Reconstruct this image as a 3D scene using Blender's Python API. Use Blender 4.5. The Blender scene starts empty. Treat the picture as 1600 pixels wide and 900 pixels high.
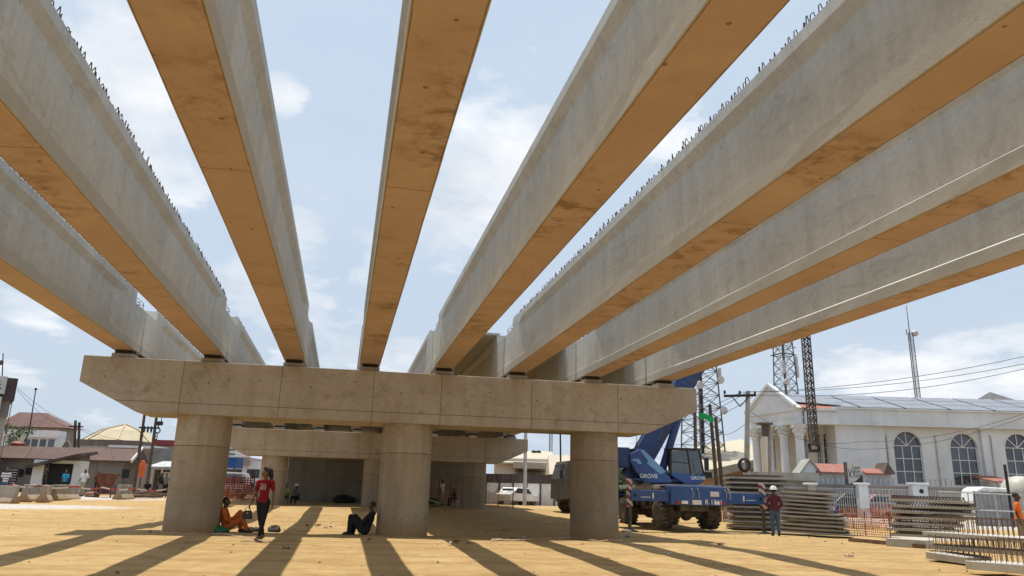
import bpy, bmesh, math, random
import numpy as np
from mathutils import Vector, Matrix, Euler, noise

rnd = random.Random(11)
SC = bpy.context.scene
COL = SC.collection
R_ = math.radians

# ------------------------------------------------------------------ camera
FOC, YAW, PITCH, ROLL, CAMH = 1181.245, 0.2074, 0.268, 0.0264, 1.25
_cy, _sy, _cp, _sp = math.cos(YAW), math.sin(YAW), math.cos(PITCH), math.sin(PITCH)
VF = Vector((_sy * _cp, _cy * _cp, _sp))
_R0 = Vector((_cy, -_sy, 0))
_U0 = _R0.cross(VF)
VR = math.cos(ROLL) * _R0 + math.sin(ROLL) * _U0
VU = -math.sin(ROLL) * _R0 + math.cos(ROLL) * _U0
cam_d = bpy.data.cameras.new('camera')
cam = bpy.data.objects.new('camera', cam_d)
COL.objects.link(cam)
cam_d.sensor_width = 36
cam_d.lens = FOC / 1600 * 36
cam_d.clip_start = 0.05
cam_d.clip_end = 3000
cam.matrix_world = Matrix(((VR.x, VU.x, -VF.x, 0), (VR.y, VU.y, -VF.y, 0), (VR.z, VU.z, -VF.z, CAMH), (0, 0, 0, 1)))
SC.camera = cam


def sstep(a, b, t):
    t = min(1, max(0, (t - a) / (b - a)))
    return t * t * (3 - 2 * t)


def fr(x, y):
    "world xy -> (right, forward) of the view"
    return x * _cy - y * _sy, x * _sy + y * _cy


def cw(r, f, z=0.0):
    return Vector((r * _cy + f * _sy, -r * _sy + f * _cy, z))


def gz(x, y):
    "height of the building ground"
    r, f = fr(x, y)
    z = -0.19
    z += 0.19 * sstep(13, 23, f) + 0.25 * sstep(32, 41, f) + 0.23 * sstep(41, 52, f)
    return z


def A(px, py, f):
    "point on the sight line of a photo pixel, f metres ahead"
    d = VF + VR * ((px - 800) / FOC) + VU * ((450 - py) / FOC)
    t = f / (d.x * _sy + d.y * _cy)
    return Vector((d.x * t, d.y * t, CAMH + d.z * t))


def L(px, py, f):
    p = A(px, py, f)
    return fr(p.x, p.y)[0], p.z


def G(px, py):
    "where a photo pixel meets the ground"
    lo, hi = 3.0, 300.0
    for _ in range(50):
        m = (lo + hi) / 2
        p = A(px, py, m)
        if p.z > gz(p.x, p.y):
            lo = m
        else:
            hi = m
    p = A(px, py, lo)
    return Vector((p.x, p.y, gz(p.x, p.y)))


def on(r, f, dz=0.0):
    p = cw(r, f)
    return Vector((p.x, p.y, gz(p.x, p.y) + dz))


# ------------------------------------------------------------------ objects
def link(o, parent=None):
    COL.objects.link(o)
    if parent is not None:
        o.parent = parent
    return o


def tag(o, label=None, cat=None, group=None, kind=None):
    if label: o['label'] = label
    if cat: o['category'] = cat
    if group: o['group'] = group
    if kind: o['kind'] = kind
    return o


def thing(name, label, cat, loc=(0, 0, 0), rz=0.0, group=None):
    o = bpy.data.objects.new(name, None)
    o.empty_display_size = 0.3
    link(o)
    o.location = loc
    o.rotation_euler = (0, 0, rz)
    return tag(o, label, cat, group)


def copy_tree(o, parent=None):
    c = o.copy()
    COL.objects.link(c)
    c.parent = parent
    for ch in o.children:
        copy_tree(ch, c)
    return c


class MB:
    "collects shapes, then becomes one mesh object"
    def __init__(s):
        s.v, s.f, s.m, s.mi = [], [], [], 0

    def add(s, vs, fs):
        n = len(s.v)
        s.v += [tuple(v) for v in vs]
        s.f += [tuple(n + i for i in f) for f in fs]
        s.m += [s.mi] * len(fs)
        return s

    def box(s, c, d, rot=None):
        x, y, z = d[0] / 2, d[1] / 2, d[2] / 2
        vs = [Vector(p) for p in ((-x, -y, -z), (x, -y, -z), (x, y, -z), (-x, y, -z), (-x, -y, z), (x, -y, z), (x, y, z), (-x, y, z))]
        if rot is not None:
            m = rot if isinstance(rot, Matrix) else Euler(rot).to_matrix()
            vs = [m @ v for v in vs]
        c = Vector(c)
        return s.add([v + c for v in vs], ((0, 3, 2, 1), (4, 5, 6, 7), (0, 1, 5, 4), (1, 2, 6, 5), (2, 3, 7, 6), (3, 0, 4, 7)))

    def span(s, p, q):
        return s.box([(a + b) / 2 for a, b in zip(p, q)], [abs(b - a) for a, b in zip(p, q)])

    def bar(s, a, b, w, h=None, up=(0, 0, 1)):
        a, b = Vector(a), Vector(b)
        h = w if h is None else h
        d = (b - a).normalized()
        up = Vector(up)
        if abs(d.dot(up)) > 0.98: up = Vector((0, 1, 0))
        x = d.cross(up).normalized() * (w / 2)
        z = x.cross(d).normalized() * (h / 2)
        vs = [a - x - z, a + x - z, a + x + z, a - x + z, b - x - z, b + x - z, b + x + z, b - x + z]
        return s.add(vs, ((0, 1, 2, 3), (7, 6, 5, 4), (0, 4, 5, 1), (1, 5, 6, 2), (2, 6, 7, 3), (3, 7, 4, 0)))

    def tube(s, pts, r, n=8, cap=True):
        pts = [Vector(p) for p in pts]
        k = len(pts)
        rs = list(r) if isinstance(r, (list, tuple)) else [r] * k
        ref = None
        vs, fs = [], []
        for i, p in enumerate(pts):
            d = (pts[min(i + 1, k - 1)] - pts[max(i - 1, 0)]).normalized()
            if ref is None:
                ref = Vector((0, 0, 1)) if abs(d.z) < 0.9 else Vector((1, 0, 0))
            x = d.cross(ref).normalized()
            y = d.cross(x).normalized()
            ref = -y if False else x.cross(d)
            for j in range(n):
                a = 2 * math.pi * j / n
                vs.append(p + (x * math.cos(a) + y * math.sin(a)) * rs[i])
        for i in range(k - 1):
            for j in range(n):
                j2 = (j + 1) % n
                fs.append((i * n + j, i * n + j2, (i + 1) * n + j2, (i + 1) * n + j))
        if cap:
            fs.append(tuple(range(n - 1, -1, -1)))
            fs.append(tuple((k - 1) * n + j for j in range(n)))
        return s.add(vs, fs)

    def lathe(s, c, prof, n=24, axis='z'):
        "prof: (radius, height) from bottom to top"
        vs, fs = [], []
        c = Vector(c)
        for r, h in prof:
            for j in range(n):
                a = 2 * math.pi * j / n
                p = (r * math.cos(a), r * math.sin(a), h)
                if axis == 'x': p = (p[2], p[0], p[1])
                if axis == 'y': p = (p[1], p[2], p[0])
                vs.append(Vector(p) + c)
        k = len(prof)
        for i in range(k - 1):
            for j in range(n):
                j2 = (j + 1) % n
                fs.append((i * n + j, i * n + j2, (i + 1) * n + j2, (i + 1) * n + j))
        fs.append(tuple(range(n - 1, -1, -1)))
        fs.append(tuple((k - 1) * n + j for j in range(n)))
        return s.add(vs, fs)

    def prism(s, poly, a, b, plane='xz'):
        "polygon extruded from a to b along the third axis"
        n = len(poly)
        def P(p, t):
            return {'xz': (p[0], t, p[1]), 'yz': (t, p[0], p[1]), 'xy': (p[0], p[1], t)}[plane]
        vs = [P(p, a) for p in poly] + [P(p, b) for p in poly]
        fs = [tuple(range(n)), tuple(range(2 * n - 1, n - 1, -1))]
        for i in range(n):
            j = (i + 1) % n
            fs.append((i, n + i, n + j, j))
        return s.add(vs, fs)

    def ball(s, c, r, nu=12, nv=8, rot=None):
        if not isinstance(r, (tuple, list)): r = (r, r, r)
        c = Vector(c)
        vs = [Vector((0, 0, -r[2]))]
        for i in range(1, nv):
            t = math.pi * i / nv - math.pi / 2
            for j in range(nu):
                a = 2 * math.pi * j / nu
                vs.append(Vector((r[0] * math.cos(t) * math.cos(a), r[1] * math.cos(t) * math.sin(a), r[2] * math.sin(t))))
        vs.append(Vector((0, 0, r[2])))
        fs = []
        for j in range(nu):
            fs.append((0, 1 + (j + 1) % nu, 1 + j))
            for i in range(nv - 2):
                a = 1 + i * nu
                fs.append((a + j, a + (j + 1) % nu, a + nu + (j + 1) % nu, a + nu + j))
            a = 1 + (nv - 2) * nu
            fs.append((a + j, a + (j + 1) % nu, len(vs) - 1))
        if rot is not None:
            vs = [rot @ v for v in vs]
        return s.add([v + c for v in vs], fs)

    def capsule(s, a, b, ra, rb, n=12, flat=None):
        "closed tapered limb with round ends; flat=(dir, factor) squashes it along a direction"
        a, b = Vector(a), Vector(b)
        d = (b - a)
        ln = max(d.length, 1e-4)
        d = d / ln
        pts, rs = [], []
        for k in range(5):
            t = -math.pi / 2 + math.pi / 2 * k / 4
            pts.append(a + d * (ra * math.sin(t))); rs.append(max(ra * math.cos(t), 0.0008))
        for k in range(5):
            t = math.pi / 2 * k / 4
            pts.append(b + d * (rb * math.sin(t))); rs.append(max(rb * math.cos(t), 0.0008))
        n0 = len(s.v)
        ref = Vector((0, 0, 1)) if abs(d.z) < 0.9 else Vector((1, 0, 0))
        x = d.cross(ref).normalized()
        y = d.cross(x).normalized()
        vs, fs = [], []
        k = len(pts)
        for p, r in zip(pts, rs):
            for j in range(n):
                an = 2 * math.pi * j / n
                o = (x * math.cos(an) + y * math.sin(an)) * r
                if flat is not None:
                    fd = Vector(flat[0]).normalized()
                    o = o - fd * o.dot(fd) * (1 - flat[1])
                vs.append(p + o)
        for i in range(k - 1):
            for j in range(n):
                j2 = (j + 1) % n
                fs.append((i * n + j, i * n + j2, (i + 1) * n + j2, (i + 1) * n + j))
        fs.append(tuple(range(n - 1, -1, -1)))
        fs.append(tuple((k - 1) * n + j for j in range(n)))
        return s.add(vs, fs)

    def mesh(s, name, mats):
        me = bpy.data.meshes.new(name)
        me.from_pydata(s.v, [], s.f)
        for m in (mats if isinstance(mats, (list, tuple)) else [mats]):
            me.materials.append(m)
        if any(s.m):
            me.polygons.foreach_set('material_index', s.m)
        bm = bmesh.new()
        bm.from_mesh(me)
        bmesh.ops.recalc_face_normals(bm, faces=bm.faces)
        bm.to_mesh(me)
        bm.free()
        me.update()
        return me

    def build(s, name, mats, parent=None, smooth=False, bevel=0.0, loc=None, rot=None):
        me = s.mesh(name, mats)
        o = bpy.data.objects.new(name, me)
        link(o, parent)
        if smooth:
            me.polygons.foreach_set('use_smooth', [True] * len(me.polygons))
            if smooth != 'all':
                try:
                    me.set_sharp_from_angle(angle=R_(40))
                except Exception:
                    pass
        if bevel:
            b = o.modifiers.new('bevel', 'BEVEL')
            b.width = bevel
            b.segments = 2
            b.limit_method = 'ANGLE'
            b.angle_limit = R_(40)
        if loc is not None: o.location = loc
        if rot is not None: o.rotation_euler = rot
        return o


def text_mesh(name, body, size, mat, parent, loc, rot=(R_(90), 0, 0), extrude=0.004, align='CENTER', sx=1.0):
    cu = bpy.data.curves.new(name, 'FONT')
    cu.body = body
    cu.size = size
    cu.align_x = align
    cu.align_y = 'CENTER'
    cu.extrude = extrude
    cu.offset = size * 0.012
    t = bpy.data.objects.new('tmp', cu)
    COL.objects.link(t)
    dg = bpy.context.evaluated_depsgraph_get()
    me = bpy.data.meshes.new_from_object(t.evaluated_get(dg))
    bpy.data.objects.remove(t)
    me.materials.clear()
    me.materials.append(mat)
    o = bpy.data.objects.new(name, me)
    link(o, parent)
    o.location = loc
    o.rotation_euler = rot
    o.scale = (sx, 1, 1)
    return o


# ------------------------------------------------------------------ materials
class NT:
    def __init__(s, name):
        s.mat = bpy.data.materials.new(name)
        s.mat.use_nodes = True
        s.t = s.mat.node_tree
        s.bsdf = s.t.nodes['Principled BSDF']
        s.out = s.t.nodes['Material Output']

    def n(s, typ, **kw):
        o = s.t.nodes.new(typ)
        for k, v in kw.items():
            setattr(o, k, v)
        return o

    def l(s, a, b):
        s.t.links.new(a, b)
        return b

    def coord(s, scale=(1, 1, 1), rand=True, kind='Object'):
        tc = s.n('ShaderNodeTexCoord')
        mp = s.n('ShaderNodeMapping')
        mp.inputs['Scale'].default_value = scale
        src = tc.outputs[kind]
        if rand:
            oi = s.n('ShaderNodeObjectInfo')
            mu = s.n('ShaderNodeMath', operation='MULTIPLY')
            s.l(oi.outputs['Random'], mu.inputs[0])
            mu.inputs[1].default_value = 37.0
            ad = s.n('ShaderNodeVectorMath', operation='ADD')
            s.l(src, ad.inputs[0])
            s.l(mu.outputs[0], ad.inputs[1])
            src = ad.outputs[0]
        s.l(src, mp.inputs['Vector'])
        return mp.outputs[0]

    def noise(s, vec, scale, detail=4, rough=0.55, dist=0.0):
        o = s.n('ShaderNodeTexNoise')
        o.inputs['Scale'].default_value = scale
        o.inputs['Detail'].default_value = detail
        o.inputs['Roughness'].default_value = rough
        o.inputs['Distortion'].default_value = dist
        s.l(vec, o.inputs['Vector'])
        return o.outputs[0]

    def ramp(s, fac, stops):
        o = s.n('ShaderNodeValToRGB')
        e = o.color_ramp.elements
        while len(e) < len(stops):
            e.new(0.5)
        for i, (p, c) in enumerate(stops):
            e[i].position = p
            e[i].color = (*c, 1) if len(c) == 3 else c
        s.l(fac, o.inputs[0])
        return o.outputs[0]

    def math(s, op, a, b=None, clamp=False):
        o = s.n('ShaderNodeMath', operation=op)
        o.use_clamp = clamp
        for i, v in enumerate((a, b)):
            if v is None: continue
            if isinstance(v, (int, float)): o.inputs[i].default_value = v
            else: s.l(v, o.inputs[i])
        return o.outputs[0]

    def mix(s, fac, a, b, blend='MIX'):
        o = s.n('ShaderNodeMix', data_type='RGBA', blend_type=blend)
        for k, v in ((0, fac), (6, a), (7, b)):
            if isinstance(v, (int, float)): o.inputs[k].default_value = v
            elif isinstance(v, tuple): o.inputs[k].default_value = (*v, 1)
            else: s.l(v, o.inputs[k])
        return o.outputs[2]

    def bump(s, h, strength=0.3, dist=0.02):
        o = s.n('ShaderNodeBump')
        o.inputs['Strength'].default_value = strength
        o.inputs['Distance'].default_value = dist
        s.l(h, o.inputs['Height'])
        s.l(o.outputs[0], s.bsdf.inputs['Normal'])

    def set(s, color=None, rough=None, metal=None, spec=None):
        for k, v in (('Base Color', color), ('Roughness', rough), ('Metallic', metal), ('Specular IOR Level', spec)):
            if v is None: continue
            i = s.bsdf.inputs[k]
            if isinstance(v, (int, float)): i.default_value = v
            elif isinstance(v, tuple): i.default_value = (*v, 1)
            else: s.l(v, i)
        return s.mat


def mul(c, k):
    return tuple(min(1, x * k) for x in c)


_mats = {}


def M(name, c, rough=0.75, var=0.18, scale=2.0, metal=0.0, bump=0.15, fine=40.0, spec=0.4, dirt=None, dscale=0.7):
    "plain paint / cloth / plaster with wear"
    if name in _mats: return _mats[name]
    t = NT(name)
    v = t.coord()
    n1 = t.noise(v, scale, 5)
    col = t.ramp(n1, [(0.3, mul(c, 1 - var)), (0.7, mul(c, 1 + var))])
    if dirt:
        n3 = t.noise(v, dscale, 6, 0.65)
        col = t.mix(t.ramp(n3, [(0.48, (0, 0, 0)), (0.68, (0.8, 0.8, 0.8))]), col, dirt)
    n2 = t.noise(v, fine, 3)
    if bump: t.bump(n2, bump, 0.01)
    t.set(col, rough, metal, spec)
    _mats[name] = t.mat
    return t.mat


def concrete(name, base, warm, seams=(), hseams=(), dots=0.0, streak=0.5, stain=(0.16, 0.13, 0.09), stain_amt=0.6, band=None, splash=None):
    t = NT(name)
    tc = t.n('ShaderNodeTexCoord')
    v = t.coord()
    n1 = t.noise(v, 0.45, 6, 0.6)
    col = t.ramp(n1, [(0.32, warm), (0.5, base), (0.72, mul(base, 1.16))])
    vs = t.coord((2.6, 2.6, 0.22))
    n2 = t.noise(vs, 1.0, 5, 0.6)
    col = t.mix(t.math('MULTIPLY', t.ramp(n2, [(0.44, (0, 0, 0)), (0.74, (1, 1, 1))]), streak), col, mul(base, 0.55))
    n3 = t.noise(v, 1.7, 7, 0.7, 0.4)
    col = t.mix(t.math('MULTIPLY', t.ramp(n3, [(0.56, (0, 0, 0)), (0.72, (1, 1, 1))]), stain_amt), col, stain)
    nf = t.noise(v, 9.0, 6, 0.7)
    col = t.mix(0.35, col, t.ramp(nf, [(0.3, mul(base, 0.7)), (0.7, mul(base, 1.25))]), 'MIX')
    n5 = t.noise(t.coord((0.35, 0.35, 1.6)), 2.4, 6, 0.7, 0.8)         # pour marks and scuffs
    col = t.mix(t.math('MULTIPLY', t.ramp(n5, [(0.58, (0, 0, 0)), (0.63, (1, 1, 1)), (0.70, (0.2, 0.2, 0.2))]), 0.30), col, mul(base, 0.5))
    oi = t.n('ShaderNodeObjectInfo')
    tone = t.ramp(oi.outputs['Random'], [(0.0, (0.86, 0.86, 0.85)), (1.0, (1.07, 1.06, 1.04))])
    col = t.mix(1.0, col, tone, 'MULTIPLY')
    # blow holes
    vo = t.n('ShaderNodeTexVoronoi')
    vo.inputs['Scale'].default_value = 2.2
    t.l(v, vo.inputs['Vector'])
    hole = t.math('LESS_THAN', vo.outputs['Distance'], 0.035)
    col = t.mix(t.math('MULTIPLY', hole, 0.75), col, mul(stain, 0.45))
    sx = t.n('ShaderNodeSeparateXYZ')
    t.l(tc.outputs['Object'], sx.inputs[0])
    if band:                                                   # the bottom flange was cast first and is rougher
        nb = t.noise(v, 5.0, 6, 0.75)
        mk = t.math('MULTIPLY', t.math('LESS_THAN', sx.outputs['Z'], band), t.math('ADD', 0.25, t.math('MULTIPLY', nb, 0.9)))
        col = t.mix(mk, col, mul(base, 0.68))
    if splash:
        hgt = t.math('SUBTRACT', 1.0, t.math('DIVIDE', t.math('ADD', sx.outputs['Z'], t.math('MULTIPLY', t.math('SUBTRACT', nf, 0.5), 0.9)), splash), True)
        col = t.mix(t.math('MULTIPLY', hgt, 0.9), col, (0.36, 0.22, 0.10))
        low = t.math('LESS_THAN', sx.outputs['Z'], 2.41)
        col = t.mix(t.math('MULTIPLY', low, 0.16), col, (0.16, 0.115, 0.07))
    line = None
    for ax, lst in (('X', seams), ('Z', hseams)):
        for p in lst:
            m = t.math('LESS_THAN', t.math('ABSOLUTE', t.math('SUBTRACT', sx.outputs[ax], p)), 0.011)
            line = m if line is None else t.math('MAXIMUM', line, m)
    if line is not None:
        col = t.mix(t.math('MULTIPLY', line, t.math('ADD', 0.2, nf)), col, mul(stain, 0.5))
    if dots:
        cx = t.n('ShaderNodeCombineXYZ')
        t.l(sx.outputs['X'], cx.inputs[0])
        t.l(sx.outputs['Z'], cx.inputs[1])
        v2 = t.n('ShaderNodeTexVoronoi', voronoi_dimensions='2D')
        v2.inputs['Scale'].default_value = dots
        v2.inputs['Randomness'].default_value = 0.25
        t.l(cx.outputs[0], v2.inputs['Vector'])
        col = t.mix(t.math('MULTIPLY', t.math('LESS_THAN', v2.outputs['Distance'], 0.02), 0.7), col, mul(stain, 0.5))
    t.bump(t.math('ADD', t.math('MULTIPLY', nf, 0.6), t.noise(v, 60, 3)), 0.35, 0.012)
    t.set(col, 0.88, 0.0, 0.25)
    _mats[name] = t.mat
    return t.mat
# ------------------------------------------------------------------ bridge
GX = [-6.564, -4.094, -1.732, 0.544, 2.846, 5.221, 7.715, 10.222]
ORD = ['leftmost', 'second from the left', 'third from the left', 'fourth from the left', 'fifth from the left',
       'third from the right', 'second from the right', 'rightmost']
DUST = (0.20, 0.13, 0.065)
SEAMS = (-4.81, -2.03, 0.7, 2.78, 5.66, 8.52)
m_cap = concrete('cap_concrete', (0.46, 0.405, 0.335), (0.38, 0.315, 0.235), SEAMS, (3.60,), 0.72, 0.6, stain_amt=0.85)
m_col = concrete('column_concrete', (0.36, 0.305, 0.23), (0.25, 0.20, 0.14), (), (2.41,), 0.0, 1.0, stain_amt=0.75, splash=0.55)
m_gird = concrete('girder_concrete', (0.55, 0.54, 0.50), (0.46, 0.445, 0.40), (), (), 0.0, 0.5, stain=(0.26, 0.235, 0.19), stain_amt=0.5, band=.232)
m_grey = concrete('grey_concrete', (0.36, 0.35, 0.33), (0.28, 0.265, 0.235), (), (), 0.0, 0.6, stain=(0.15, 0.13, 0.1))
m_slab = concrete('slab_concrete', (0.46, 0.445, 0.41), (0.36, 0.34, 0.30), (), (), 0.0, 0.4, stain=(0.2, 0.17, 0.13), stain_amt=0.5)
m_rebar = M('rebar_steel', (0.10, 0.065, 0.045), 0.8, 0.3, 8, 0.3)
m_rust = M('rusty_steel', (0.19, 0.07, 0.04), 0.85, 0.45, 3, 0.1, dirt=(0.05, 0.03, 0.025))
m_rubber = M('black_rubber', (0.025, 0.024, 0.023), 0.85, 0.3, 6)

# soffit colour: warm light off the sand is painted in, plus stains
def soffit_mat():
    t = NT('girder_soffit')
    v = t.coord()
    vy = t.coord((3.0, 0.5, 1.0))
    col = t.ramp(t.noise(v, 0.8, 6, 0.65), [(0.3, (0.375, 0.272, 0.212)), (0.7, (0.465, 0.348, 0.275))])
    n2 = t.noise(t.coord((1.0, 1.25, 1.0)), 2.6, 8, 0.78, 0.35)
    zone = t.ramp(t.noise(v, 0.38, 3), [(0.50, (0, 0, 0)), (0.62, (1, 1, 1))])
    col = t.mix(t.math('MULTIPLY', t.math('MULTIPLY', t.ramp(n2, [(0.48, (0, 0, 0)), (0.62, (1, 1, 1))]), zone), 0.7), col, (0.15, 0.085, 0.04))
    vo = t.n('ShaderNodeTexVoronoi')
    vo.inputs['Scale'].default_value = 2.6
    t.l(v, vo.inputs['Vector'])
    col = t.mix(t.math('MULTIPLY', t.math('LESS_THAN', vo.outputs['Distance'], 0.075), 0.7), col, (0.13, 0.075, 0.04))
    sx = t.n('ShaderNodeSeparateXYZ')
    tc = t.n('ShaderNodeTexCoord')
    t.l(tc.outputs['Object'], sx.inputs[0])
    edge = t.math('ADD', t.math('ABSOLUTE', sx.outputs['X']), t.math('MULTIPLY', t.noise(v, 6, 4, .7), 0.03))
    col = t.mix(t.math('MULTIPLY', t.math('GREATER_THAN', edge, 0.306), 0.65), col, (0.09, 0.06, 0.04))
    for yy in (14.9, 19.4, 9.4, 4.2):
        d = t.math('ABSOLUTE', t.math('SUBTRACT', t.math('ADD', sx.outputs['Y'], t.math('MULTIPLY', t.noise(v, 1.5, 3), 0.25)), yy))
        col = t.mix(t.math('MULTIPLY', t.math('LESS_THAN', d, 0.012), 0.6), col, (0.12, 0.07, 0.035))
    t.bump(t.noise(v, 30, 4), 0.3, 0.01)
    return t.set(col, 0.9, 0, 0.2)
m_soff = soffit_mat()


def girder_mesh(y0, y1, notch0, notch1):
    "I-shaped beam, end blocks at the supports; y0..y1 along the bridge, z from soffit"
    def sec(w, top, fl):
        return [(-.317, 0.012), (-.305, 0), (.305, 0), (.317, 0.012), (.317, .23), (w, .292 if fl or w < .3 else .30), (w, top - (.33 if fl else .06)), (.317 if fl else w, top - (.17 if fl else .05)),
                (.317 if fl else w, top), (-.317 if fl else -w, top), (-.317 if fl else -w, top - (.17 if fl else .05)), (-w, top - (.33 if fl else .06)), (-w, .292 if fl or w < .3 else .30), (-.317, .23)]
    st = []
    if notch0:
        st += [(y0, sec(.312, 1.28, False)), (y0 + 1.2, sec(.312, 1.28, False)), (y0 + 1.2, sec(.312, 1.6, True)), (y0 + 2.0, sec(.312, 1.6, True)), (y0 + 2.7, sec(.217, 1.6, True))]
    else:
        st += [(y0, sec(.217, 1.6, True))]
    k = 26
    a, b = st[-1][0], y1 - 2.7
    for i in range(1, k):
        st.append((a + (b - a) * i / k, sec(.217, 1.6, True)))
    st += [(y1 - 2.7, sec(.217, 1.6, True)), (y1 - 2.0, sec(.312, 1.6, True)), (y1 - 1.2, sec(.312, 1.6, True)), (y1 - 1.2, sec(.312, 1.28, False)), (y1, sec(.312, 1.28, False))]
    mb = MB()
    n = 14
    r2 = random.Random(5)
    vs = []
    for y, s in st:
        for i, (x, z) in enumerate(s):
            j = r2.uniform(-.004, .004) if i in (0, 3, 4, 13) else 0
            vs.append((x + j, y, z))
    fs, ms = [], []
    for i in range(len(st) - 1):
        for j in range(n):
            j2 = (j + 1) % n
            fs.append((i * n + j, i * n + j2, (i + 1) * n + j2, (i + 1) * n + j))
            ms.append(1 if j == 1 else 0)
    fs.append(tuple(range(n)))
    fs.append(tuple((len(st) - 1) * n + j for j in range(n)))
    ms += [0, 0]
    mb.v, mb.f, mb.m = vs, fs, ms
    return mb


def stirrups(y0, y1, step, notch0, out=.225, tall=.12, lean_=.03):
    mb = MB()
    r2 = random.Random(3)
    y = y0 + (1.5 if notch0 else .3)
    while y < y1 - 1.35:
        for sx in (-1, 1):
            h = tall + r2.uniform(-.03, .03)
            x = sx * (out + r2.uniform(-.02, .015))
            lean = sx * r2.uniform(.0, lean_)
            q = r2.uniform(-.05, .05)
            mb.tube([(x, y, 1.58), (x + lean, y + q * .4, 1.58 + h), (x + lean * .6, y + q + .05, 1.60 + h), (x + lean * .3 + .01, y + q + .09, 1.585)], .008, 4)
        y += step
    yb = y1 - .35
    for k in range(5):                     # loose bars standing on the notched end
        xx = -.24 + .12 * k
        mb.tube([(xx, y1 - 1.0, 1.27), (xx, y1 - 1.0, 1.50), (xx, y1 - .1, 1.50), (xx, y1 - .1, 1.27)], .010, 4)
    for k in range(3):
        mb.tube([(-.27, y1 - .95 + .4 * k, 1.44), (.27, y1 - .95 + .4 * k, 1.44)], .010, 4)
    return mb


def make_girder(y0, y1, notch0, step, first_x, z, label, group):
    t = thing('bridge_girder', label, 'girder', (first_x, 0, z), 0, group)
    girder_mesh(y0, y1, notch0, True).build('beam', [m_gird, m_soff], t, smooth=False)
    s = stirrups(y0, y1, step, notch0).build('stirrup_rebar', m_rebar, t)
    s['kind'] = 'stuff'
    return t


g0 = make_girder(-2.2, 24.25, False, 0.21, GX[0], 5.082, 'leftmost concrete I-girder of the near span, tan soffit, seen from below', 'concrete girders of the near span')
wild = stirrups(-2.2, 24.25, .125, False, .275, .095, .06).mesh('stirrup_rebar', m_rebar)
for i in range(1, 8):
    c = copy_tree(g0)
    c.location.x = GX[i]
    c['label'] = '%s concrete I-girder of the near span, seen from below' % ORD[i]
    if i in (1, 5):                      # the loops on these two stand out over the flange
        c.children[1].data = wild
h0 = make_girder(24.42, 47.9, True, 0.3, GX[0], 5.082, 'leftmost concrete girder of the span beyond the front pier', 'concrete girders beyond the front pier')
h0.rotation_euler.x = -0.004
for i in range(1, 8):
    c = copy_tree(h0)
    c.location.x = GX[i]
    c['label'] = '%s concrete girder of the span beyond the front pier' % ORD[i]
h0.location.z = 5.18
for o in list(SC.objects):
    if o.get('group') == 'concrete girders beyond the front pier': o.location.z = 5.18

# deck planks lying on the second span
pk = MB().box((0, 0, 0.035), (1.0, 1.94, 0.07)).mesh('deck_plank', m_gird)
first = None
gaps = [(k, 24.0 + 2 * 0.98 * j) for k in (4, 5, 6) for j in range(12)] + [(3, 24.0 + 1.96 * j) for j in range(8, 12)]
for k, yy in gaps:
    o = bpy.data.objects.new('deck_plank', pk)
    link(o)
    xm = (GX[k] + GX[k + 1]) / 2
    w = GX[k + 1] - GX[k] - .42
    o.scale.x = w
    o.rotation_euler.x = -0.004
    o.location = (xm, yy + 2.6, 5.18 + 1.604 - 0.004 * (yy + 2.6))
    tag(o, 'grey precast deck plank laid across the girders beyond the front pier', 'deck plank', 'deck planks on the far girders')


# ------------------------------------------------------------------ piers
def make_pier(loc, label, zfoot):
    t = thing('bridge_pier', label, 'pier', loc, -0.0193)
    prof = [(-7.566, 4.847), (-7.566, 4.089), (-5.935, 3.289), (9.495, 3.289), (11.265, 4.089), (11.265, 4.847)]
    mb = MB().prism(prof, 0, 1.7)
    mb.build('pier_cap', m_cap, t, bevel=0.02)
    for cx in (-4.186, 1.866, 7.968):
        c = MB().lathe((0, 0, 0), [(.778, zfoot - .3), (.778, 1.0), (.78, 2.405), (.772, 2.41), (.78, 2.415), (.778, 3.30)], 48)
        c.build('column', m_col, t, smooth=True, loc=(cx, .85, 0))
    for x in GX:
        for y0 in ((.10, .62), (1.06, 1.58)):
            b = MB().span((x - .30, y0[0], 4.84), (x + .30, y0[1], 4.97)).build('bearing_plinth', m_grey, t, bevel=.008)
            MB().span((x - .24, y0[0] + .06, 4.965), (x + .24, y0[1] - .06, 5.084)).build('bearing_pad', m_rubber, b)
    return t


pier = make_pier((0, 23.5, 0), 'front bridge pier with a wide tan concrete cap on three round columns', -.05)
pier_b = make_pier((0.1, 48.0, -.1), 'second bridge pier in shade seen between the columns of the front pier', .3)

# third span, abutment
t = thing('bridge_deck', 'dark far bridge deck on girders behind the second pier', 'bridge deck', (0, 48.6, 4.98))
MB().span((-7.6, .0, 1.64), (11.3, 27.0, 1.86)).build('deck_slab', m_grey, t)
for x in GX:
    gm = MB().prism([(x - .31, 0), (x + .31, 0), (x + .31, .25), (x + .21, .32), (x + .21, 1.3), (x + .31, 1.45), (x + .31, 1.636), (x - .31, 1.636), (x - .31, 1.45), (x - .21, 1.3), (x - .21, .32), (x - .31, .25)], 0.0, 26.5)
    gm.build('deck_beam', m_gird, t)
x0 = A(443, 780, 52).x
x1 = A(727, 780, 54).x
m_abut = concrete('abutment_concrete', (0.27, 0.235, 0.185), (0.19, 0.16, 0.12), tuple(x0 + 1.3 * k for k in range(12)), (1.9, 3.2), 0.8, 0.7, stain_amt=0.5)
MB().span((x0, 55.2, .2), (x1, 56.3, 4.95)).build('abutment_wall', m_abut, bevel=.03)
tag(bpy.data.objects['abutment_wall'], 'stained concrete abutment wall in deep shade behind the second pier', 'wall')
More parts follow.
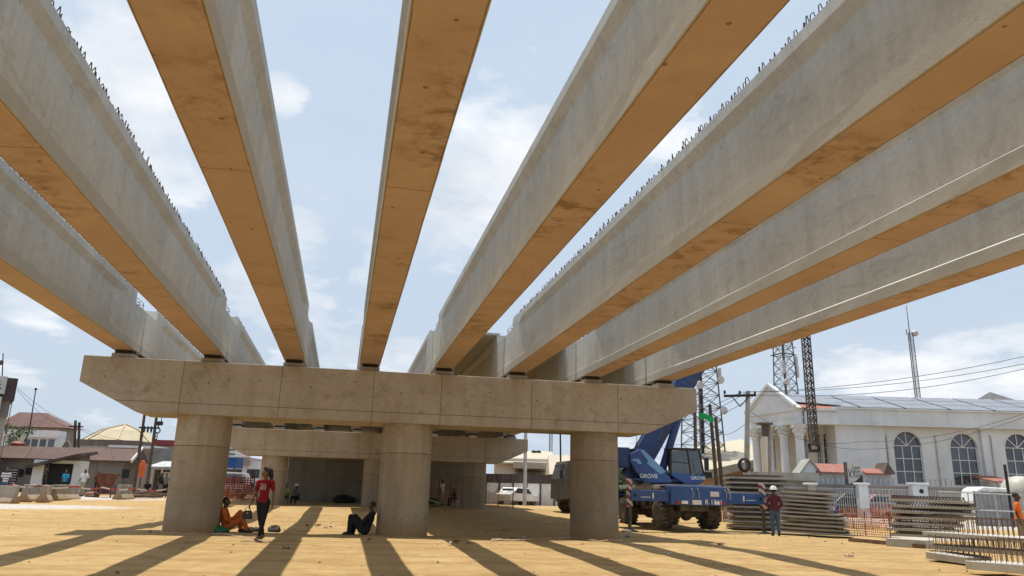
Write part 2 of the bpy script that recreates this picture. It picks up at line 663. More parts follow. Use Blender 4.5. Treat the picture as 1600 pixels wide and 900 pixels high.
CLOUDS = [(800, 270, .20, .24), (230, 190, .15, .2), (560, 460, .18, .2), (445, 155, .05, .22), (1060, 210, .10, .2), (380, 460, .14, .18), (1480, 540, .26, .11), (40, 500, .16, .16), (130, 100, .14, .05)]
CL_DARK = (5.0, 5.5, 6.2)
CL_LIGHT = (7.7, 7.8, 8.0)
# ------------------------------------------------------------------ ground
def ground_mat():
    t = NT('laterite_sand')
    tc = t.n('ShaderNodeTexCoord')
    v = tc.outputs['Object']
    def mp(vec, scale, rz=0.0):
        m = t.n('ShaderNodeMapping')
        m.inputs['Scale'].default_value = scale
        m.inputs['Rotation'].default_value = (0, 0, rz)
        t.l(vec, m.inputs['Vector'])
        return m.outputs[0]
    n1 = t.noise(v, 0.16, 6, 0.6)
    col = t.ramp(n1, [(0.34, (0.36, 0.23, 0.09)), (0.52, (0.425, 0.29, 0.12)), (0.68, (0.49, 0.35, 0.17))])
    n2 = t.noise(mp(v, (0.5, 1.3, 1), YAW - .1), 0.9, 7, 0.65, 0.3)        # wheel streaks
    col = t.mix(t.ramp(n2, [(0.38, (0.4, 0.4, 0.4)), (0.50, (0, 0, 0))]), col, (0.37, 0.225, 0.09))
    n4 = t.noise(v, 2.3, 8, 0.7)
    col = t.mix(0.55, col, t.ramp(n4, [(0.3, (0.28, 0.175, 0.07)), (0.7, (0.52, 0.38, 0.185))]))
    n3 = t.noise(v, 14, 5, 0.7)
    col = t.mix(t.ramp(n3, [(0.60, (0, 0, 0)), (0.70, (0.5, 0.5, 0.5))]), col, (0.27, 0.16, 0.07))
    trk = t.noise(mp(v, (0.16, 1.5, 1), YAW - .22), 1.6, 6, 0.7, 0.2)
    col = t.mix(t.ramp(trk, [(0.34, (0.55, 0.55, 0.55)), (0.44, (0, 0, 0))]), col, (0.30, 0.18, 0.075))
    # pale gravel and dust zones
    def zone(x, y, rx, ry):
        s = t.n('ShaderNodeVectorMath', operation='SUBTRACT')
        t.l(v, s.inputs[0]); s.inputs[1].default_value = (x, y, 0)
        m = t.n('ShaderNodeMapping')
        m.inputs['Rotation'].default_value = (0, 0, YAW)
        m.inputs['Scale'].default_value = (1 / rx, 1 / ry, 0)
        t.l(s.outputs[0], m.inputs['Vector'])
        ln = t.n('ShaderNodeVectorMath', operation='LENGTH')
        t.l(m.outputs[0], ln.inputs[0])
        d = t.math('ADD', ln.outputs['Value'], t.math('MULTIPLY', t.math('SUBTRACT', n4, 0.5), 1.1))
        return t.ramp(d, [(0.72, (1, 1, 1)), (1.05, (0, 0, 0))])
    n6 = t.noise(v, 0.55, 6, 0.7, 0.5)                      # damp and trodden patches
    col = t.mix(t.ramp(n6, [(0.54, (0, 0, 0)), (0.66, (0.6, 0.6, 0.6))]), col, (0.30, 0.185, 0.08))
    dn = t.n('ShaderNodeTexVoronoi')
    dn.inputs['Scale'].default_value = 1.9
    t.l(v, dn.inputs['Vector'])
    dent = t.math('SUBTRACT', 1.0, t.math('DIVIDE', dn.outputs['Distance'], 0.22), True)
    col = t.mix(t.math('MULTIPLY', dent, 0.35), col, (0.27, 0.165, 0.07))
    stone = t.ramp(t.noise(v, 7, 6, 0.8), [(0.3, (0.27, 0.235, 0.2)), (0.5, (0.45, 0.41, 0.36)), (0.7, (0.66, 0.63, 0.58))])
    for (r, f, rx, ry) in ZONES:
        p = cw(r, f)
        col = t.mix(zone(p.x, p.y, rx, ry), col, stone)
    earth = t.ramp(t.noise(v, 1.2, 6, 0.7), [(0.3, (0.20, 0.12, 0.07)), (0.7, (0.38, 0.26, 0.17))])
    far = t.n('ShaderNodeVectorMath', operation='DISTANCE')
    t.l(v, far.inputs[0]); far.inputs[1].default_value = (5, 20, 0)
    col = t.mix(t.ramp(t.math('MULTIPLY', far.outputs['Value'], 0.01), [(0.42, (0, 0, 0)), (0.62, (0.8, 0.8, 0.8))]), col, earth)
    sp = t.n('ShaderNodeSeparateXYZ')
    t.l(v, sp.inputs[0])
    wob = t.math('MULTIPLY', t.math('SUBTRACT', t.noise(v, 0.12, 4, .6), .5), 5.0)
    rut = None
    for ang, c, g in RUTS:                                   # wheel ruts of lorries crossing the site
        d = t.math('ADD', t.math('ADD', t.math('MULTIPLY', sp.outputs['X'], -math.sin(ang)), t.math('MULTIPLY', sp.outputs['Y'], math.cos(ang))), wob)
        d = t.math('ABSOLUTE', t.math('SUBTRACT', t.math('ABSOLUTE', t.math('SUBTRACT', d, c)), g))
        m_ = t.math('SUBTRACT', 1.0, t.math('DIVIDE', d, 0.34), True)
        rut = m_ if rut is None else t.math('MAXIMUM', rut, m_)
    tread = t.ramp(t.noise(v, 3.5, 6, 0.8), [(0.35, (0.15, 0.15, 0.15)), (0.6, (1, 1, 1))])
    col = t.mix(t.math('MULTIPLY', t.math('MULTIPLY', rut, tread), 0.75), col, (0.29, 0.165, 0.065))
    hb = t.math('SUBTRACT', t.math('ADD', t.math('MULTIPLY', n4, 1.2), t.math('ADD', t.noise(v, 5.5, 5, .65), t.math('MULTIPLY', n3, 0.7))), t.math('ADD', t.math('MULTIPLY', rut, 1.6), t.math('MULTIPLY', dent, 0.9)))
    t.bump(hb, 0.7, 0.06)
    return t.set(col, 0.95, 0, 0.15)


RUTS = [(-.12, 15.5, 1.0), (-.22, 18.5, .95), (.05, 13.2, 1.0), (-.30, 23.5, 1.0), (-.05, 20.2, .9), (.35, 30.0, 1.0), (-.38, 29.0, 1.0), (.10, 34.5, 1.0), (-.18, 11.0, 1.0)]
ZONES = [(25, 45, 9, 6.5), (19.5, 33, 4, 2.5), (-25, 37, 8, 2.0), (-34, 48, 16, 5), (26, 27, 5, 7)]


def axis(lo, hi, nlo, nhi, fine):
    a = [lo]
    s = (nlo - lo)
    c = []
    d = fine
    p = nlo
    while p > lo:
        c.append(p); p -= d; d *= 1.35
    c.append(lo)
    a = c[::-1]
    p = nlo + fine
    while p < nhi:
        a.append(p); p += fine
    d = fine
    while p < hi:
        a.append(p); d *= 1.35; p += d
    a.append(hi)
    return a


xs = axis(-900, 900, -26, 30, .45)
ys = axis(-300, 1500, 6, 56, .45)
vs = []
for y in ys:
    for x in xs:
        z = gz(x, y)
        d = math.hypot(x - 5, y - 25)
        k = 1 if d < 60 else 0.0
        z += k * (0.035 * noise.noise((x * .5, y * .5, 0)) + 0.02 * noise.noise((x * 1.4, y * 1.4, 3)))
        vs.append((x, y, z))
nx = len(xs)
fs = [(j * nx + i, j * nx + i + 1, (j + 1) * nx + i + 1, (j + 1) * nx + i) for j in range(len(ys) - 1) for i in range(nx - 1)]
mb = MB()
mb.add(vs, fs)
gnd = mb.build('ground', ground_mat(), smooth='all')
tag(gnd, 'orange laterite sand of the building site', None, None, 'structure')

# small clods over the open sand
cl = MB()
r2 = random.Random(21)
for _ in range(620):
    x, y = r2.uniform(-14, 19), r2.uniform(8, 36)
    s = r2.choice((.008, .010, .014, .018, .03)) * r2.uniform(.7, 1.3)
    z = gz(x, y)
    n0 = len(cl.v)
    cl.ball((x, y, z + s * .2), (s * r2.uniform(.8, 1.5), s, s * .7), 6, 4, Euler((0, 0, r2.uniform(0, 3))).to_matrix())
    for i in range(n0, len(cl.v)):
        a = cl.v[i]
        cl.v[i] = (a[0] + r2.uniform(-.25, .25) * s, a[1] + r2.uniform(-.25, .25) * s, a[2] + r2.uniform(-.2, .2) * s)
tag(cl.build('soil_clods', M('clod', (0.27, 0.165, 0.08), .95, .4, 5)), 'small clods of earth scattered over the sand', None, None, 'stuff')

# ------------------------------------------------------------------ sky and sun
SUN_DIR = Vector((-0.075, 0.20, 1.0)).normalized()
EL = math.asin(SUN_DIR.z)
AZ = math.atan2(SUN_DIR.x, SUN_DIR.y)
w = bpy.data.worlds.new('World')
SC.world = w
w.use_nodes = True
nt = w.node_tree
for n in list(nt.nodes): nt.nodes.remove(n)
class WN(NT):
    def __init__(s): s.t = nt
W = WN()
out = W.n('ShaderNodeOutputWorld')
bg = W.n('ShaderNodeBackground')
sky = W.n('ShaderNodeTexSky', sky_type='NISHITA')
sky.sun_disc = False
sky.sun_elevation = EL
sky.sun_rotation = AZ
sky.altitude = 0
sky.air_density = 1.3
sky.dust_density = 4.0
sky.ozone_density = 1.5
tc = W.n('ShaderNodeTexCoord')
dirv = tc.outputs['Generated']
sep = W.n('ShaderNodeSeparateXYZ')
W.l(dirv, sep.inputs[0])
den = W.math('ADD', W.math('MAXIMUM', sep.outputs['Z'], 0.0), 0.22)
cb = W.n('ShaderNodeCombineXYZ')
W.l(W.math('DIVIDE', sep.outputs['X'], den), cb.inputs[0])
W.l(W.math('DIVIDE', sep.outputs['Y'], den), cb.inputs[1])
cb.inputs[2].default_value = 3.7
n_big = W.noise(cb.outputs[0], 1.15, 9, 0.58, 0.15)
n_det = W.noise(cb.outputs[0], 5.0, 8, 0.62, 0.1)
dens = W.math('ADD', W.math('MULTIPLY', n_big, 0.65), W.math('MULTIPLY', n_det, 0.35))
# cloud banks where the sky carries them
bumps = None
for px, py, rad, amt in CLOUDS:
    d = A(px, py, 100) - Vector((0, 0, CAMH))
    d.normalize()
    ds = W.n('ShaderNodeVectorMath', operation='DISTANCE')
    nv = W.n('ShaderNodeVectorMath', operation='NORMALIZE')
    W.l(dirv, nv.inputs[0])
    W.l(nv.outputs[0], ds.inputs[0])
    ds.inputs[1].default_value = d
    q = W.math('MULTIPLY', W.math('SUBTRACT', 1.0, W.math('DIVIDE', ds.outputs['Value'], rad), True), amt)
    bumps = q if bumps is None else W.math('ADD', bumps, q)
dens = W.math('ADD', dens, bumps)
# more haze-cloud low over the horizon
low = W.math('MULTIPLY', W.math('SUBTRACT', 1.0, W.math('DIVIDE', sep.outputs['Z'], 0.42), True), 0.085)
dens = W.math('ADD', dens, low)
cov = W.ramp(dens, [(0.62, (0, 0, 0)), (0.665, (0.55, 0.55, 0.55)), (0.74, (1, 1, 1))])
shade = W.ramp(W.noise(cb.outputs[0], 2.6, 6, 0.6), [(0.35, CL_DARK), (0.62, CL_LIGHT)])
skyc = W.mix(0.82, sky.outputs[0], (4.4, 5.35, 6.5))
hz = W.math('MULTIPLY', W.math('SUBTRACT', 1.0, W.math('DIVIDE', sep.outputs['Z'], 0.5), True), 0.45)
skyc = W.mix(hz, skyc, (4.75, 5.35, 6.15))
veil = W.math('MULTIPLY', W.ramp(n_big, [(0.42, (0, 0, 0)), (0.66, (1, 1, 1))]), 0.35)
skyc = W.mix(veil, skyc, (5.4, 6.0, 6.7))
col = W.mix(cov, skyc, shade)
W.l(col, bg.inputs['Color'])
bg.inputs['Strength'].default_value = 0.105
W.l(bg.outputs[0], out.inputs['Surface'])

sd = bpy.data.lights.new('sun', 'SUN')
sd.energy = 4.1
sd.angle = R_(0.55)
sd.color = (1.0, 0.95, 0.87)
so = bpy.data.objects.new('sun', sd)
COL.objects.link(so)
so.rotation_euler = SUN_DIR.to_track_quat('Z', 'Y').to_euler()
so.location = (0, 0, 60)

SC.view_settings.view_transform = 'Standard'
SC.view_settings.look = 'None'
SC.view_settings.exposure = 0.36
SC.view_settings.gamma = 1.0
SC.render.engine = 'CYCLES'
SC.cycles.max_bounces = 8
SC.cycles.diffuse_bounces = 5
SC.cycles.use_denoising = True
# ------------------------------------------------------------------ crane
def frame(loc, rz):
    m = Matrix.Translation(Vector(loc)) @ Matrix.Rotation(rz, 4, 'Z')
    inv = m.inverted()
    return lambda px, py, f: inv @ A(px, py, f)


def paint(name, c, rough=0.35, dirt=None):
    t = NT(name)
    v = t.coord()
    n = t.noise(v, 1.3, 6, 0.65)
    col = t.ramp(n, [(0.3, mul(c, 0.8)), (0.7, mul(c, 1.15))])
    d = dirt or (0.28, 0.2, 0.12)
    sx = t.n('ShaderNodeSeparateXYZ')
    tc = t.n('ShaderNodeTexCoord')
    t.l(tc.outputs['Object'], sx.inputs[0])
    m = t.ramp(t.noise(v, 2.2, 7, 0.75), [(0.52, (0, 0, 0)), (0.78, (0.28, 0.28, 0.28))])
    col = t.mix(m, col, d)
    t.bump(t.noise(v, 3, 3), 0.05, 0.02)
    rr = t.ramp(n, [(0.3, (rough,) * 3), (0.7, (min(1, rough + .25),) * 3)])
    t.set(col, rr, 0.0, 0.5)
    return t.mat


blue = paint('crane_blue', (0.020, 0.072, 0.235))
blue_d = paint('crane_blue_deep', (0.013, 0.045, 0.15), 0.4)
blue_l = paint('crane_blue_pale', (0.16, 0.34, 0.58), 0.4)
white_p = paint('white_paint', (0.72, 0.72, 0.70), 0.5)
m_black = M('black_metal', (0.02, 0.02, 0.022), 0.6, 0.3, 4)
m_tyre = M('dusty_tyre', (0.06, 0.05, 0.042), 0.92, 0.35, 5, dirt=(0.17, 0.12, 0.07), dscale=2.0)
m_grime = M('greasy_steel', (0.085, 0.075, 0.065), 0.7, 0.4, 4, dirt=(0.17, 0.12, 0.075))
m_lgrey = M('deck_grey', (0.42, 0.41, 0.38), 0.7, 0.2, 3)
m_lamp_r = M('red_lens', (0.35, 0.02, 0.015), 0.25, 0.1, 3, bump=0)
m_lamp_w = M('clear_lens', (0.75, 0.74, 0.7), 0.2, 0.1, 3, bump=0)
m_plate = M('plate_white', (0.62, 0.62, 0.58), 0.5, 0.1, 3, bump=0)


def glass_mat(name, tint, alpha=0.5, rough=0.06):
    t = NT(name)
    tr = t.n('ShaderNodeBsdfTransparent')
    tr.inputs[0].default_value = (*tint, 1)
    gl = t.n('ShaderNodeBsdfGlossy')
    gl.inputs['Roughness'].default_value = rough
    gl.inputs['Color'].default_value = (0.9, 0.95, 1, 1)
    fz = t.n('ShaderNodeFresnel')
    fz.inputs[0].default_value = 1.5
    mx = t.n('ShaderNodeMixShader')
    t.l(t.math('ADD', fz.outputs[0], 0.08), mx.inputs[0])
    t.l(tr.outputs[0], mx.inputs[1])
    t.l(gl.outputs[0], mx.inputs[2])
    t.l(mx.outputs[0], t.out.inputs['Surface'])
    return t.mat


def pane_mat(name, c, rough=0.08):
    "dark window glass with a dim room behind it"
    t = NT(name)
    v = t.coord()
    n = t.noise(v, 0.7, 3)
    t.set(t.ramp(n, [(0.35, mul(c, .6)), (0.65, mul(c, 1.5))]), rough, 0.0, 0.9)
    return t.mat


cab_glass = glass_mat('cab_glass', (0.07, 0.10, 0.09))
m_pane = pane_mat('window_pane', (0.045, 0.055, 0.075))


def hazard(name, ax='Z'):
    t = NT(name)
    tc = t.n('ShaderNodeTexCoord')
    sx = t.n('ShaderNodeSeparateXYZ')
    t.l(tc.outputs['Object'], sx.inputs[0])
    u = t.math('ADD', sx.outputs['Z'], t.math('MULTIPLY', sx.outputs['X'], 0.9))
    s = t.math('LESS_THAN', t.math('FRACT', t.math('MULTIPLY', u, 3.6)), 0.5)
    col = t.mix(s, (0.58, 0.52, 0.45), (0.22, 0.03, 0.02))
    n = t.noise(tc.outputs['Object'], 6, 5, 0.7)
    col = t.mix(t.ramp(n, [(0.5, (0, 0, 0)), (0.7, (0.7, 0.7, 0.7))]), col, (0.2, 0.15, 0.11))
    return t.set(col, 0.6)


m_haz = hazard('red_white_stripes')

CR = on(7.40, 35.0)
CR.z = 0.0
CRZ = -YAW + R_(5)
K = frame(CR, CRZ)
crane = thing('mobile_crane', 'blue rough terrain crane on its outriggers beside the right end of the concrete pier', 'crane', CR, CRZ)

# chassis
zb, zt = 1.08, 1.62
ch = MB()
ch.span((-.62, -2.9, .82), (.62, 3.1, 1.40))
ch.span((-.95, -2.2, 1.40), (.95, 2.9, 1.52))
for y in (-2.0, 2.0):
    ch.bar((-1.0, y, .69), (1.0, y, .69), .24)
    ch.ball((0, y, .69), (.26, .3, .27), 12, 8)
    for sx in (-1, 1): ch.bar((sx * .5, y, .69), (sx * .5, y, 1.1), .12)
for y in (-1.2, -.4, .5, 1.3): ch.span((-.9, y - .2, 1.0), (.9, y + .2, 1.38))
ch.build('chassis', m_grime, crane, bevel=.015)
a, b = K(1039, 760, 31.9), K(1136, 790, 31.9)
eb = MB()
eb.span((a.x, -3.25, 1.06), (b.x, -2.66, 1.80))
eb.span((a.x - .02, -2.655, 1.30), (b.x + .02, -2.2, 1.62))
bump = eb.build('end_box', blue, crane, bevel=.03)
d = MB()
d.span((-1.15, -3.05, 1.815), (1.15, 2.9, 1.87))
d.span((-1.18, -2.1, 1.70), (-1.10, 2.8, 1.815)); d.span((1.10, -2.1, 1.70), (1.18, 2.8, 1.815))
for y in (-1.5, -.6, .3, 1.2, 2.1):
    for sx in (-1, 1): d.span((sx * .9 - .03, y - .03, 1.50), (sx * .9 + .03, y + .03, 1.82))
d.build('deck', m_lgrey, crane)
for x in (a.x + .30, b.x - .22):
    MB().lathe((x, -3.25, 1.16), [(.075, -.05), (.075, 0)], 12, 'y').build('tail_lamp', m_lamp_r, bump)
q = MB()
for xa, xb in ((a.x + .45, a.x + .72), (b.x - .62, b.x - .38)): MB().span((xa, -3.28, 1.11), (xb, -3.252, 1.23)).build('head_lamp', m_lamp_w, bump)
q = MB()
q.span((a.x + .92, -3.275, 1.09), (a.x + 1.32, -3.252, 1.27))
q.build('number_plate', m_plate, bump)
MB().span((a.x + 1.72, -3.275, 1.42), (a.x + 2.1, -3.252, 1.62)).build('number_plate', m_plate, bump)
text_mesh('fleet_number', 'R 1741', .27, white_p, bump, (a.x + 1.86, -3.262, 1.19))
for k in range(4):
    x = a.x + (.85, 1.12, 2.32, 2.5)[k]
    pts = [(x, -3.0, 1.80), (x + .05, -3.3, 1.70), (x + .1, -3.32, 1.45 - .12 * (k % 2)), (x + .05, -3.27, 1.36)]
    MB().tube(pts, .015, 6).build('hose', m_lgrey, bump)
for k in range(3):
    x = a.x + 2.3 + .06 * k
    MB().tube([(x, -3.1, 1.06), (x + .06, -3.2, .72), (x + .2, -3.18, .56 + .06 * k), (x + .32, -3.1, .75)], .014, 6).build('hose', m_lgrey, bump)
# wheels
def wheel(x, y, side):
    t_ = MB()
    prof = [(.28, -.28), (.48, -.30), (.56, -.25), (.58, -.10), (.58, .10), (.56, .25), (.48, .30), (.28, .28)]
    t_.lathe((0, 0, 0), prof, 32, 'x')
    for k in range(20):
        an = 2 * math.pi * k / 20
        for sd, off in ((-1, 0), (1, .5)):
            a2 = an + off * 2 * math.pi / 20
            c = Vector((sd * .15, math.cos(a2) * .585, math.sin(a2) * .585))
            t_.box(c, (.31, .085, .05), Euler((a2 + math.pi / 2, 0, sd * .35)).to_matrix())
    w_ = t_.build('wheel', m_tyre, crane, smooth=True, loc=(x, y, .71))
    r_ = MB()
    r_.lathe((0, 0, 0), [(.30, -.2), (.285, side * .12), (.2, side * .15), (.11, side * .16), (.10, side * .24), (.02, side * .25)] if side > 0 else
             [(.02, -.25), (.10, -.24), (.11, -.16), (.2, -.15), (.285, -.12), (.30, .2)], 24, 'x')
    for k in range(10):
        an = 2 * math.pi * k / 10
        r_.box((side * .165, math.cos(an) * .16, math.sin(an) * .16), (.03, .03, .03))
    r_.build('rim', m_grime, w_, smooth=True)
for y in (-2.0, 2.0):
    wheel(-1.03, y, -1)
    wheel(1.03, y, 1)
fd = MB()
for y in (-2.0, 2.0):
    for sx in (-1, 1):
        fd.span((sx * 1.28, y - .66, 1.42), (sx * .78, y + .66, 1.46))
fd.build('mudguard', blue_d, crane)
# outriggers
def outrigger(xe, y, s, z0, foot):
    o = MB()
    o.span((s * .9, y - .16, z0), (xe, y + .16, z0 + .42))
    ob = o.build('outrigger_beam', blue, crane, bevel=.015)
    if y < 0:
        m_ = MB()
        m_.span((xe - s * .95 - .03, y - .175, z0 + .10), (xe - s * .95 + .03, y - .162, z0 + .33))
        m_.span((xe - s * .84, y - .168, z0 + .14), (xe - s * .42, y - .162, z0 + .165))
        m_.build('reach_mark', white_p, ob)
        h_ = MB().lathe((xe - s * .18, y - .155, z0 + .22), [(.065, -.02), (.065, 0)], 12, 'y')
        h_.build('pin_hole', m_black, ob)
    j = MB()
    j.span((xe - .10, y - .10, .95), (xe + .10, y + .10, 2.02))
    jb = j.build('jack', m_haz, crane, bevel=.01)
    p_ = MB()
    p_.tube([(xe, y, .06), (xe, y, .95)], .075, 14)
    p_.lathe((xe, y, foot), [(.34, 0), (.34, .035), (.30, .05), (.12, .10)], 20)
    p_.build('foot', m_grime, jb)
e1, e2 = K(977, 800, 31.8), K(1197, 800, 32.3)
outrigger(e1.x, -2.95, -1, 1.18, -.02)
outrigger(e2.x, -2.95, 1, 1.16, -.02)
outrigger(e1.x - .1, 3.0, -1, 1.2, .06)
outrigger(e2.x + .1, 3.0, 1, 1.2, .06)

for ch_ in crane.children:                          # the carrier stands a little askew to the upper works
    v_ = Matrix.Rotation(R_(7), 3, 'Z') @ Vector(ch_.location)
    ch_.location = v_ + Vector((-.28, 0, 0))
    ch_.rotation_euler.z += R_(7)

# superstructure, slewed so that the boom points over the right side
FS = 34.3
def poly(pts, f): return [(K(x, y, f).x, K(x, y, f).z) for x, y in pts]
tt = MB()
tt.lathe((0, -.2, 1.87), [(.75, 0), (.75, .14), (.9, .16), (.9, .24)], 32)
ttb = tt.build('turntable', m_grime, crane, smooth=True)
yn = K(1000, 740, 33.6).y
pa = poly([(984, 709), (1001, 701), (1048, 745), (1052, 754), (1010, 755), (994, 737), (984, 721)], 33.6)
up = MB().prism(pa, yn, yn + .34)
u1 = up.build('side_panel', blue, crane, bevel=.03)
pb = poly([(1000, 703.5), (1005, 702), (1042, 737), (1033, 741), (1011, 724), (1013, 720)], 33.6)
st = MB().prism(pb, yn - .012, yn - .002)
pc = poly([(988, 717), (999, 717), (1003, 725), (997, 725), (994, 721), (988, 720)], 33.6)
st.prism(pc, yn - .012, yn - .002)
st.build('pale_stripe', blue_l, u1)
pt = K(1014, 744, 33.6)
text_mesh('lettering', 'GROVE', .245, white_p, u1, (pt.x, yn - .006, pt.z))
far = MB().prism(pa, yn + 1.35, yn + 1.69)
far.build('side_panel', blue_d, crane, bevel=.03)
fl = MB()
p0, p1 = K(990, 757, 33.6), K(1102, 757, 33.6)
fl.span((p0.x, yn + .02, 2.02), (p1.x, yn + 1.9, 2.12))
p2 = K(1060, 745, 33.6)
fl.prism(poly([(1030, 744), (1066, 749), (1072, 757), (1030, 757)], 33.6), yn + .36, yn + 1.34)
fl.build('slew_frame', blue_d, crane, bevel=.015)
q0, q1 = K(957, 699, 34), K(982, 731, 34)
cwm = MB().span((q0.x, yn + .1, q1.z), (q1.x, yn + 1.9, q0.z))
cw_o = cwm.build('counterweight', blue_d, crane, bevel=.05)
hb = MB()
for k in range(6):
    z = q1.z + .12 + .13 * k
    hb.tube([(q1.x, yn + .15, z), (q1.x + .18, yn + .12, z + .03), (q1.x + .3, yn + .2, z)], .03, 8)
hb.span((q1.x - .02, yn + .4, q1.z + .1), (q1.x + .4, yn + 1.6, q0.z - .05))
hb.build('winch', m_black, crane)
# boom
B0, B1 = K(988, 741, 34.6), K(1240, 300, 34.6)
B0.y = B1.y = yn + .85
bm_ = MB()
dv = (B1 - B0).normalized()
bm_.bar(B0 - dv * .3, B0 + dv * 9.0, .62, .92, (0, 1, 0) if False else (0, 0, 1))
boom = bm_.build('boom', blue_d, crane, bevel=.04)
b2 = MB(); b2.bar(B0 + dv * 9.003, B0 + dv * 12.2, .52, .80); b2.build('boom_section', blue, boom, bevel=.03)
b3 = MB(); b3.bar(B0 + dv * 12.203, B1, .44, .68)
b3.bar(B1 + dv * .003, B1 + dv * .5, .52, .5)
b3.build('boom_section', blue, boom, bevel=.03)
sh = MB().lathe(B1 + dv * .45 + Vector((0, -.12, -.2)), [(.1, 0), (.26, .01), (.2, .06), (.26, .22), (.1, .24)], 20, 'y')
sh.build('sheave', m_grime, boom, smooth=True)
C0, C1 = K(1034, 738, 34.2), K(1088, 568, 34.4)
C0.y = yn + .55; C1.y = yn + .75
cy = MB()
cd = (C1 - C0)
cy.tube([C0, C0 + cd * .72], .17, 18)
cy.tube([C0 + cd * .72, C0 + cd * .735], [.19, .19], 18)
cy.tube([C0 + cd * .735, C1], .11, 14)
cy.build('lift_cylinder', blue_d, crane, smooth=True)
# cab
ya, yb2 = yn - .10, yn + .72
cabp = [(1049, 702), (1095, 702), (1104, 737), (1105, 751), (1096, 757), (1074, 757), (1050, 738), (1047, 722)]
pp = poly(cabp, 33.5)
low = MB().prism(poly([(1049, 738), (1083, 741), (1104, 741), (1105, 750), (1095, 757), (1074, 757), (1050, 742)], 33.5), ya, yb2)
cab = low.build('cab', blue, crane, bevel=.02)
fr_ = MB()
def PX(x, y): return Vector((K(x, y, 33.5).x, 0, K(x, y, 33.5).z))
for (x0_, y0_), (x1_, y1_) in (((1050, 741), (1049.5, 703)), ((1082, 741), (1076, 703)), ((1103, 740), (1095, 703))):
    for yy in (ya + .035, yb2 - .035):
        p_, q_ = PX(x0_, y0_), PX(x1_, y1_)
        fr_.bar((p_.x, yy, p_.z), (q_.x, yy, q_.z), .07)
p_ = PX(1050, 721); q_ = PX(1080, 724)
fr_.bar((p_.x, ya + .035, p_.z), (q_.x, ya + .035, q_.z), .04)
fr_.build('pillar', m_black, cab)
tp = PX(1048, 701); tq = PX(1096, 701)
rf = MB().span((tp.x - .03, ya - .03, tp.z - .02), (tq.x + .04, yb2 + .03, tp.z + .06))
rf.build('cab_roof', m_black, cab, bevel=.02)
gs = MB().prism(poly([(1051, 740), (1051, 704), (1076, 704), (1081, 740)], 33.5), ya + .02, ya + .028)
gs.build('window', cab_glass, cab)
gs = MB().prism(poly([(1083, 740), (1077, 704), (1094, 704), (1102, 740)], 33.5), ya + .02, ya + .028)
gs.build('windscreen', cab_glass, cab)
p_, q_ = PX(1095, 704), PX(1103, 740)
gs = MB().add([(p_.x, ya + .06, p_.z), (p_.x, yb2 - .06, p_.z), (q_.x, yb2 - .06, q_.z), (q_.x, ya + .06, q_.z)], [(0, 1, 2, 3)])
gs.build('windscreen', cab_glass, cab)
se = MB()
c_ = PX(1066, 735)
se.span((c_.x - .22, ya + .2, c_.z - .12), (c_.x + .22, ya + .62, c_.z + .08))
se.bar((c_.x - .22, ya + .41, c_.z), (c_.x - .3, ya + .41, c_.z + .75), .42, .12)
se.build('seat', m_black, cab, bevel=.03)
mr = MB()
c_ = PX(1105, 724)
mr.span((c_.x - .08, ya - .12, c_.z - .3), (c_.x + .12, ya - .08, c_.z + .25))
mr.bar((c_.x - .1, ya - .05, c_.z + .2), (c_.x + .02, ya - .1, c_.z + .2), .03)
mr.build('mirror', m_black, cab)
c_ = PX(1094, 747)
text_mesh('lettering', 'GROVE', .20, white_p, cab, (c_.x - .02, ya - .004, c_.z))
bk = MB()
c_ = PX(1110, 741)
bk.span((c_.x - .12, ya + .1, c_.z - .15), (c_.x + .2, ya + .7, c_.z + .1))
bk.build('toolbox', m_black, crane)
bc = MB().lathe(K(995, 700, 34) , [(.05, 0), (.05, .18), (.03, .24), (.012, .26), (.012, .55)], 12)
bc.build('beacon', m_grime, crane)
# small fittings
m_ = MB().tube([PX(1088, 738) + Vector((0, ya + .01, 0)), PX(1084, 716) + Vector((0, ya + .01, 0))], .014, 6); m_.build('wiper', m_black, cab)
m_ = MB()
for k in range(2):
    o_ = Vector((0, -.12 + .24 * k, .0))
    m_.tube([B0 + dv * .4 + Vector((-.42, 0, .28)) + o_, B0 + dv * 6 + Vector((-.42, 0, .26)) + o_, B1 + Vector((-.30, 0, .2)) + o_], .016, 6)
m_.build('hoist_rope', m_black, boom)
for k in range(2):
    m_ = MB(); o_ = Vector((.30, -.33 + .08 * k, -.05))
    m_.tube([B0 + dv * 1.0 + o_, B0 + dv * 4.5 + o_, B0 + dv * 8.8 + o_], .022, 6); m_.build('hydraulic_line', m_grime, boom)
for k in range(5):
    m_ = MB().bar(B0 + dv * (1.5 + 1.6 * k) + Vector((0, -.318, 0)), B0 + dv * (1.56 + 1.6 * k) + Vector((0, -.318, 0)), .015, .9); m_.build('boom_collar', blue, boom)
for k in range(3):
    m_ = MB().span((1.22, -.9 + .45 * k * 0 - .2, 1.0 + .27 * k), (1.42, .2, 1.04 + .27 * k)); m_.build('step', m_grime, crane)
for k in range(4):
    m_ = MB().tube([(.2 + .12 * k, -1.2, 1.9), (.25 + .13 * k, -.95, 2.25), (.1 + .1 * k, -.6, 2.3 + .05 * k), (.05 + .1 * k, -.3, 2.1)], .025, 6); m_.build('hose', m_black, crane)
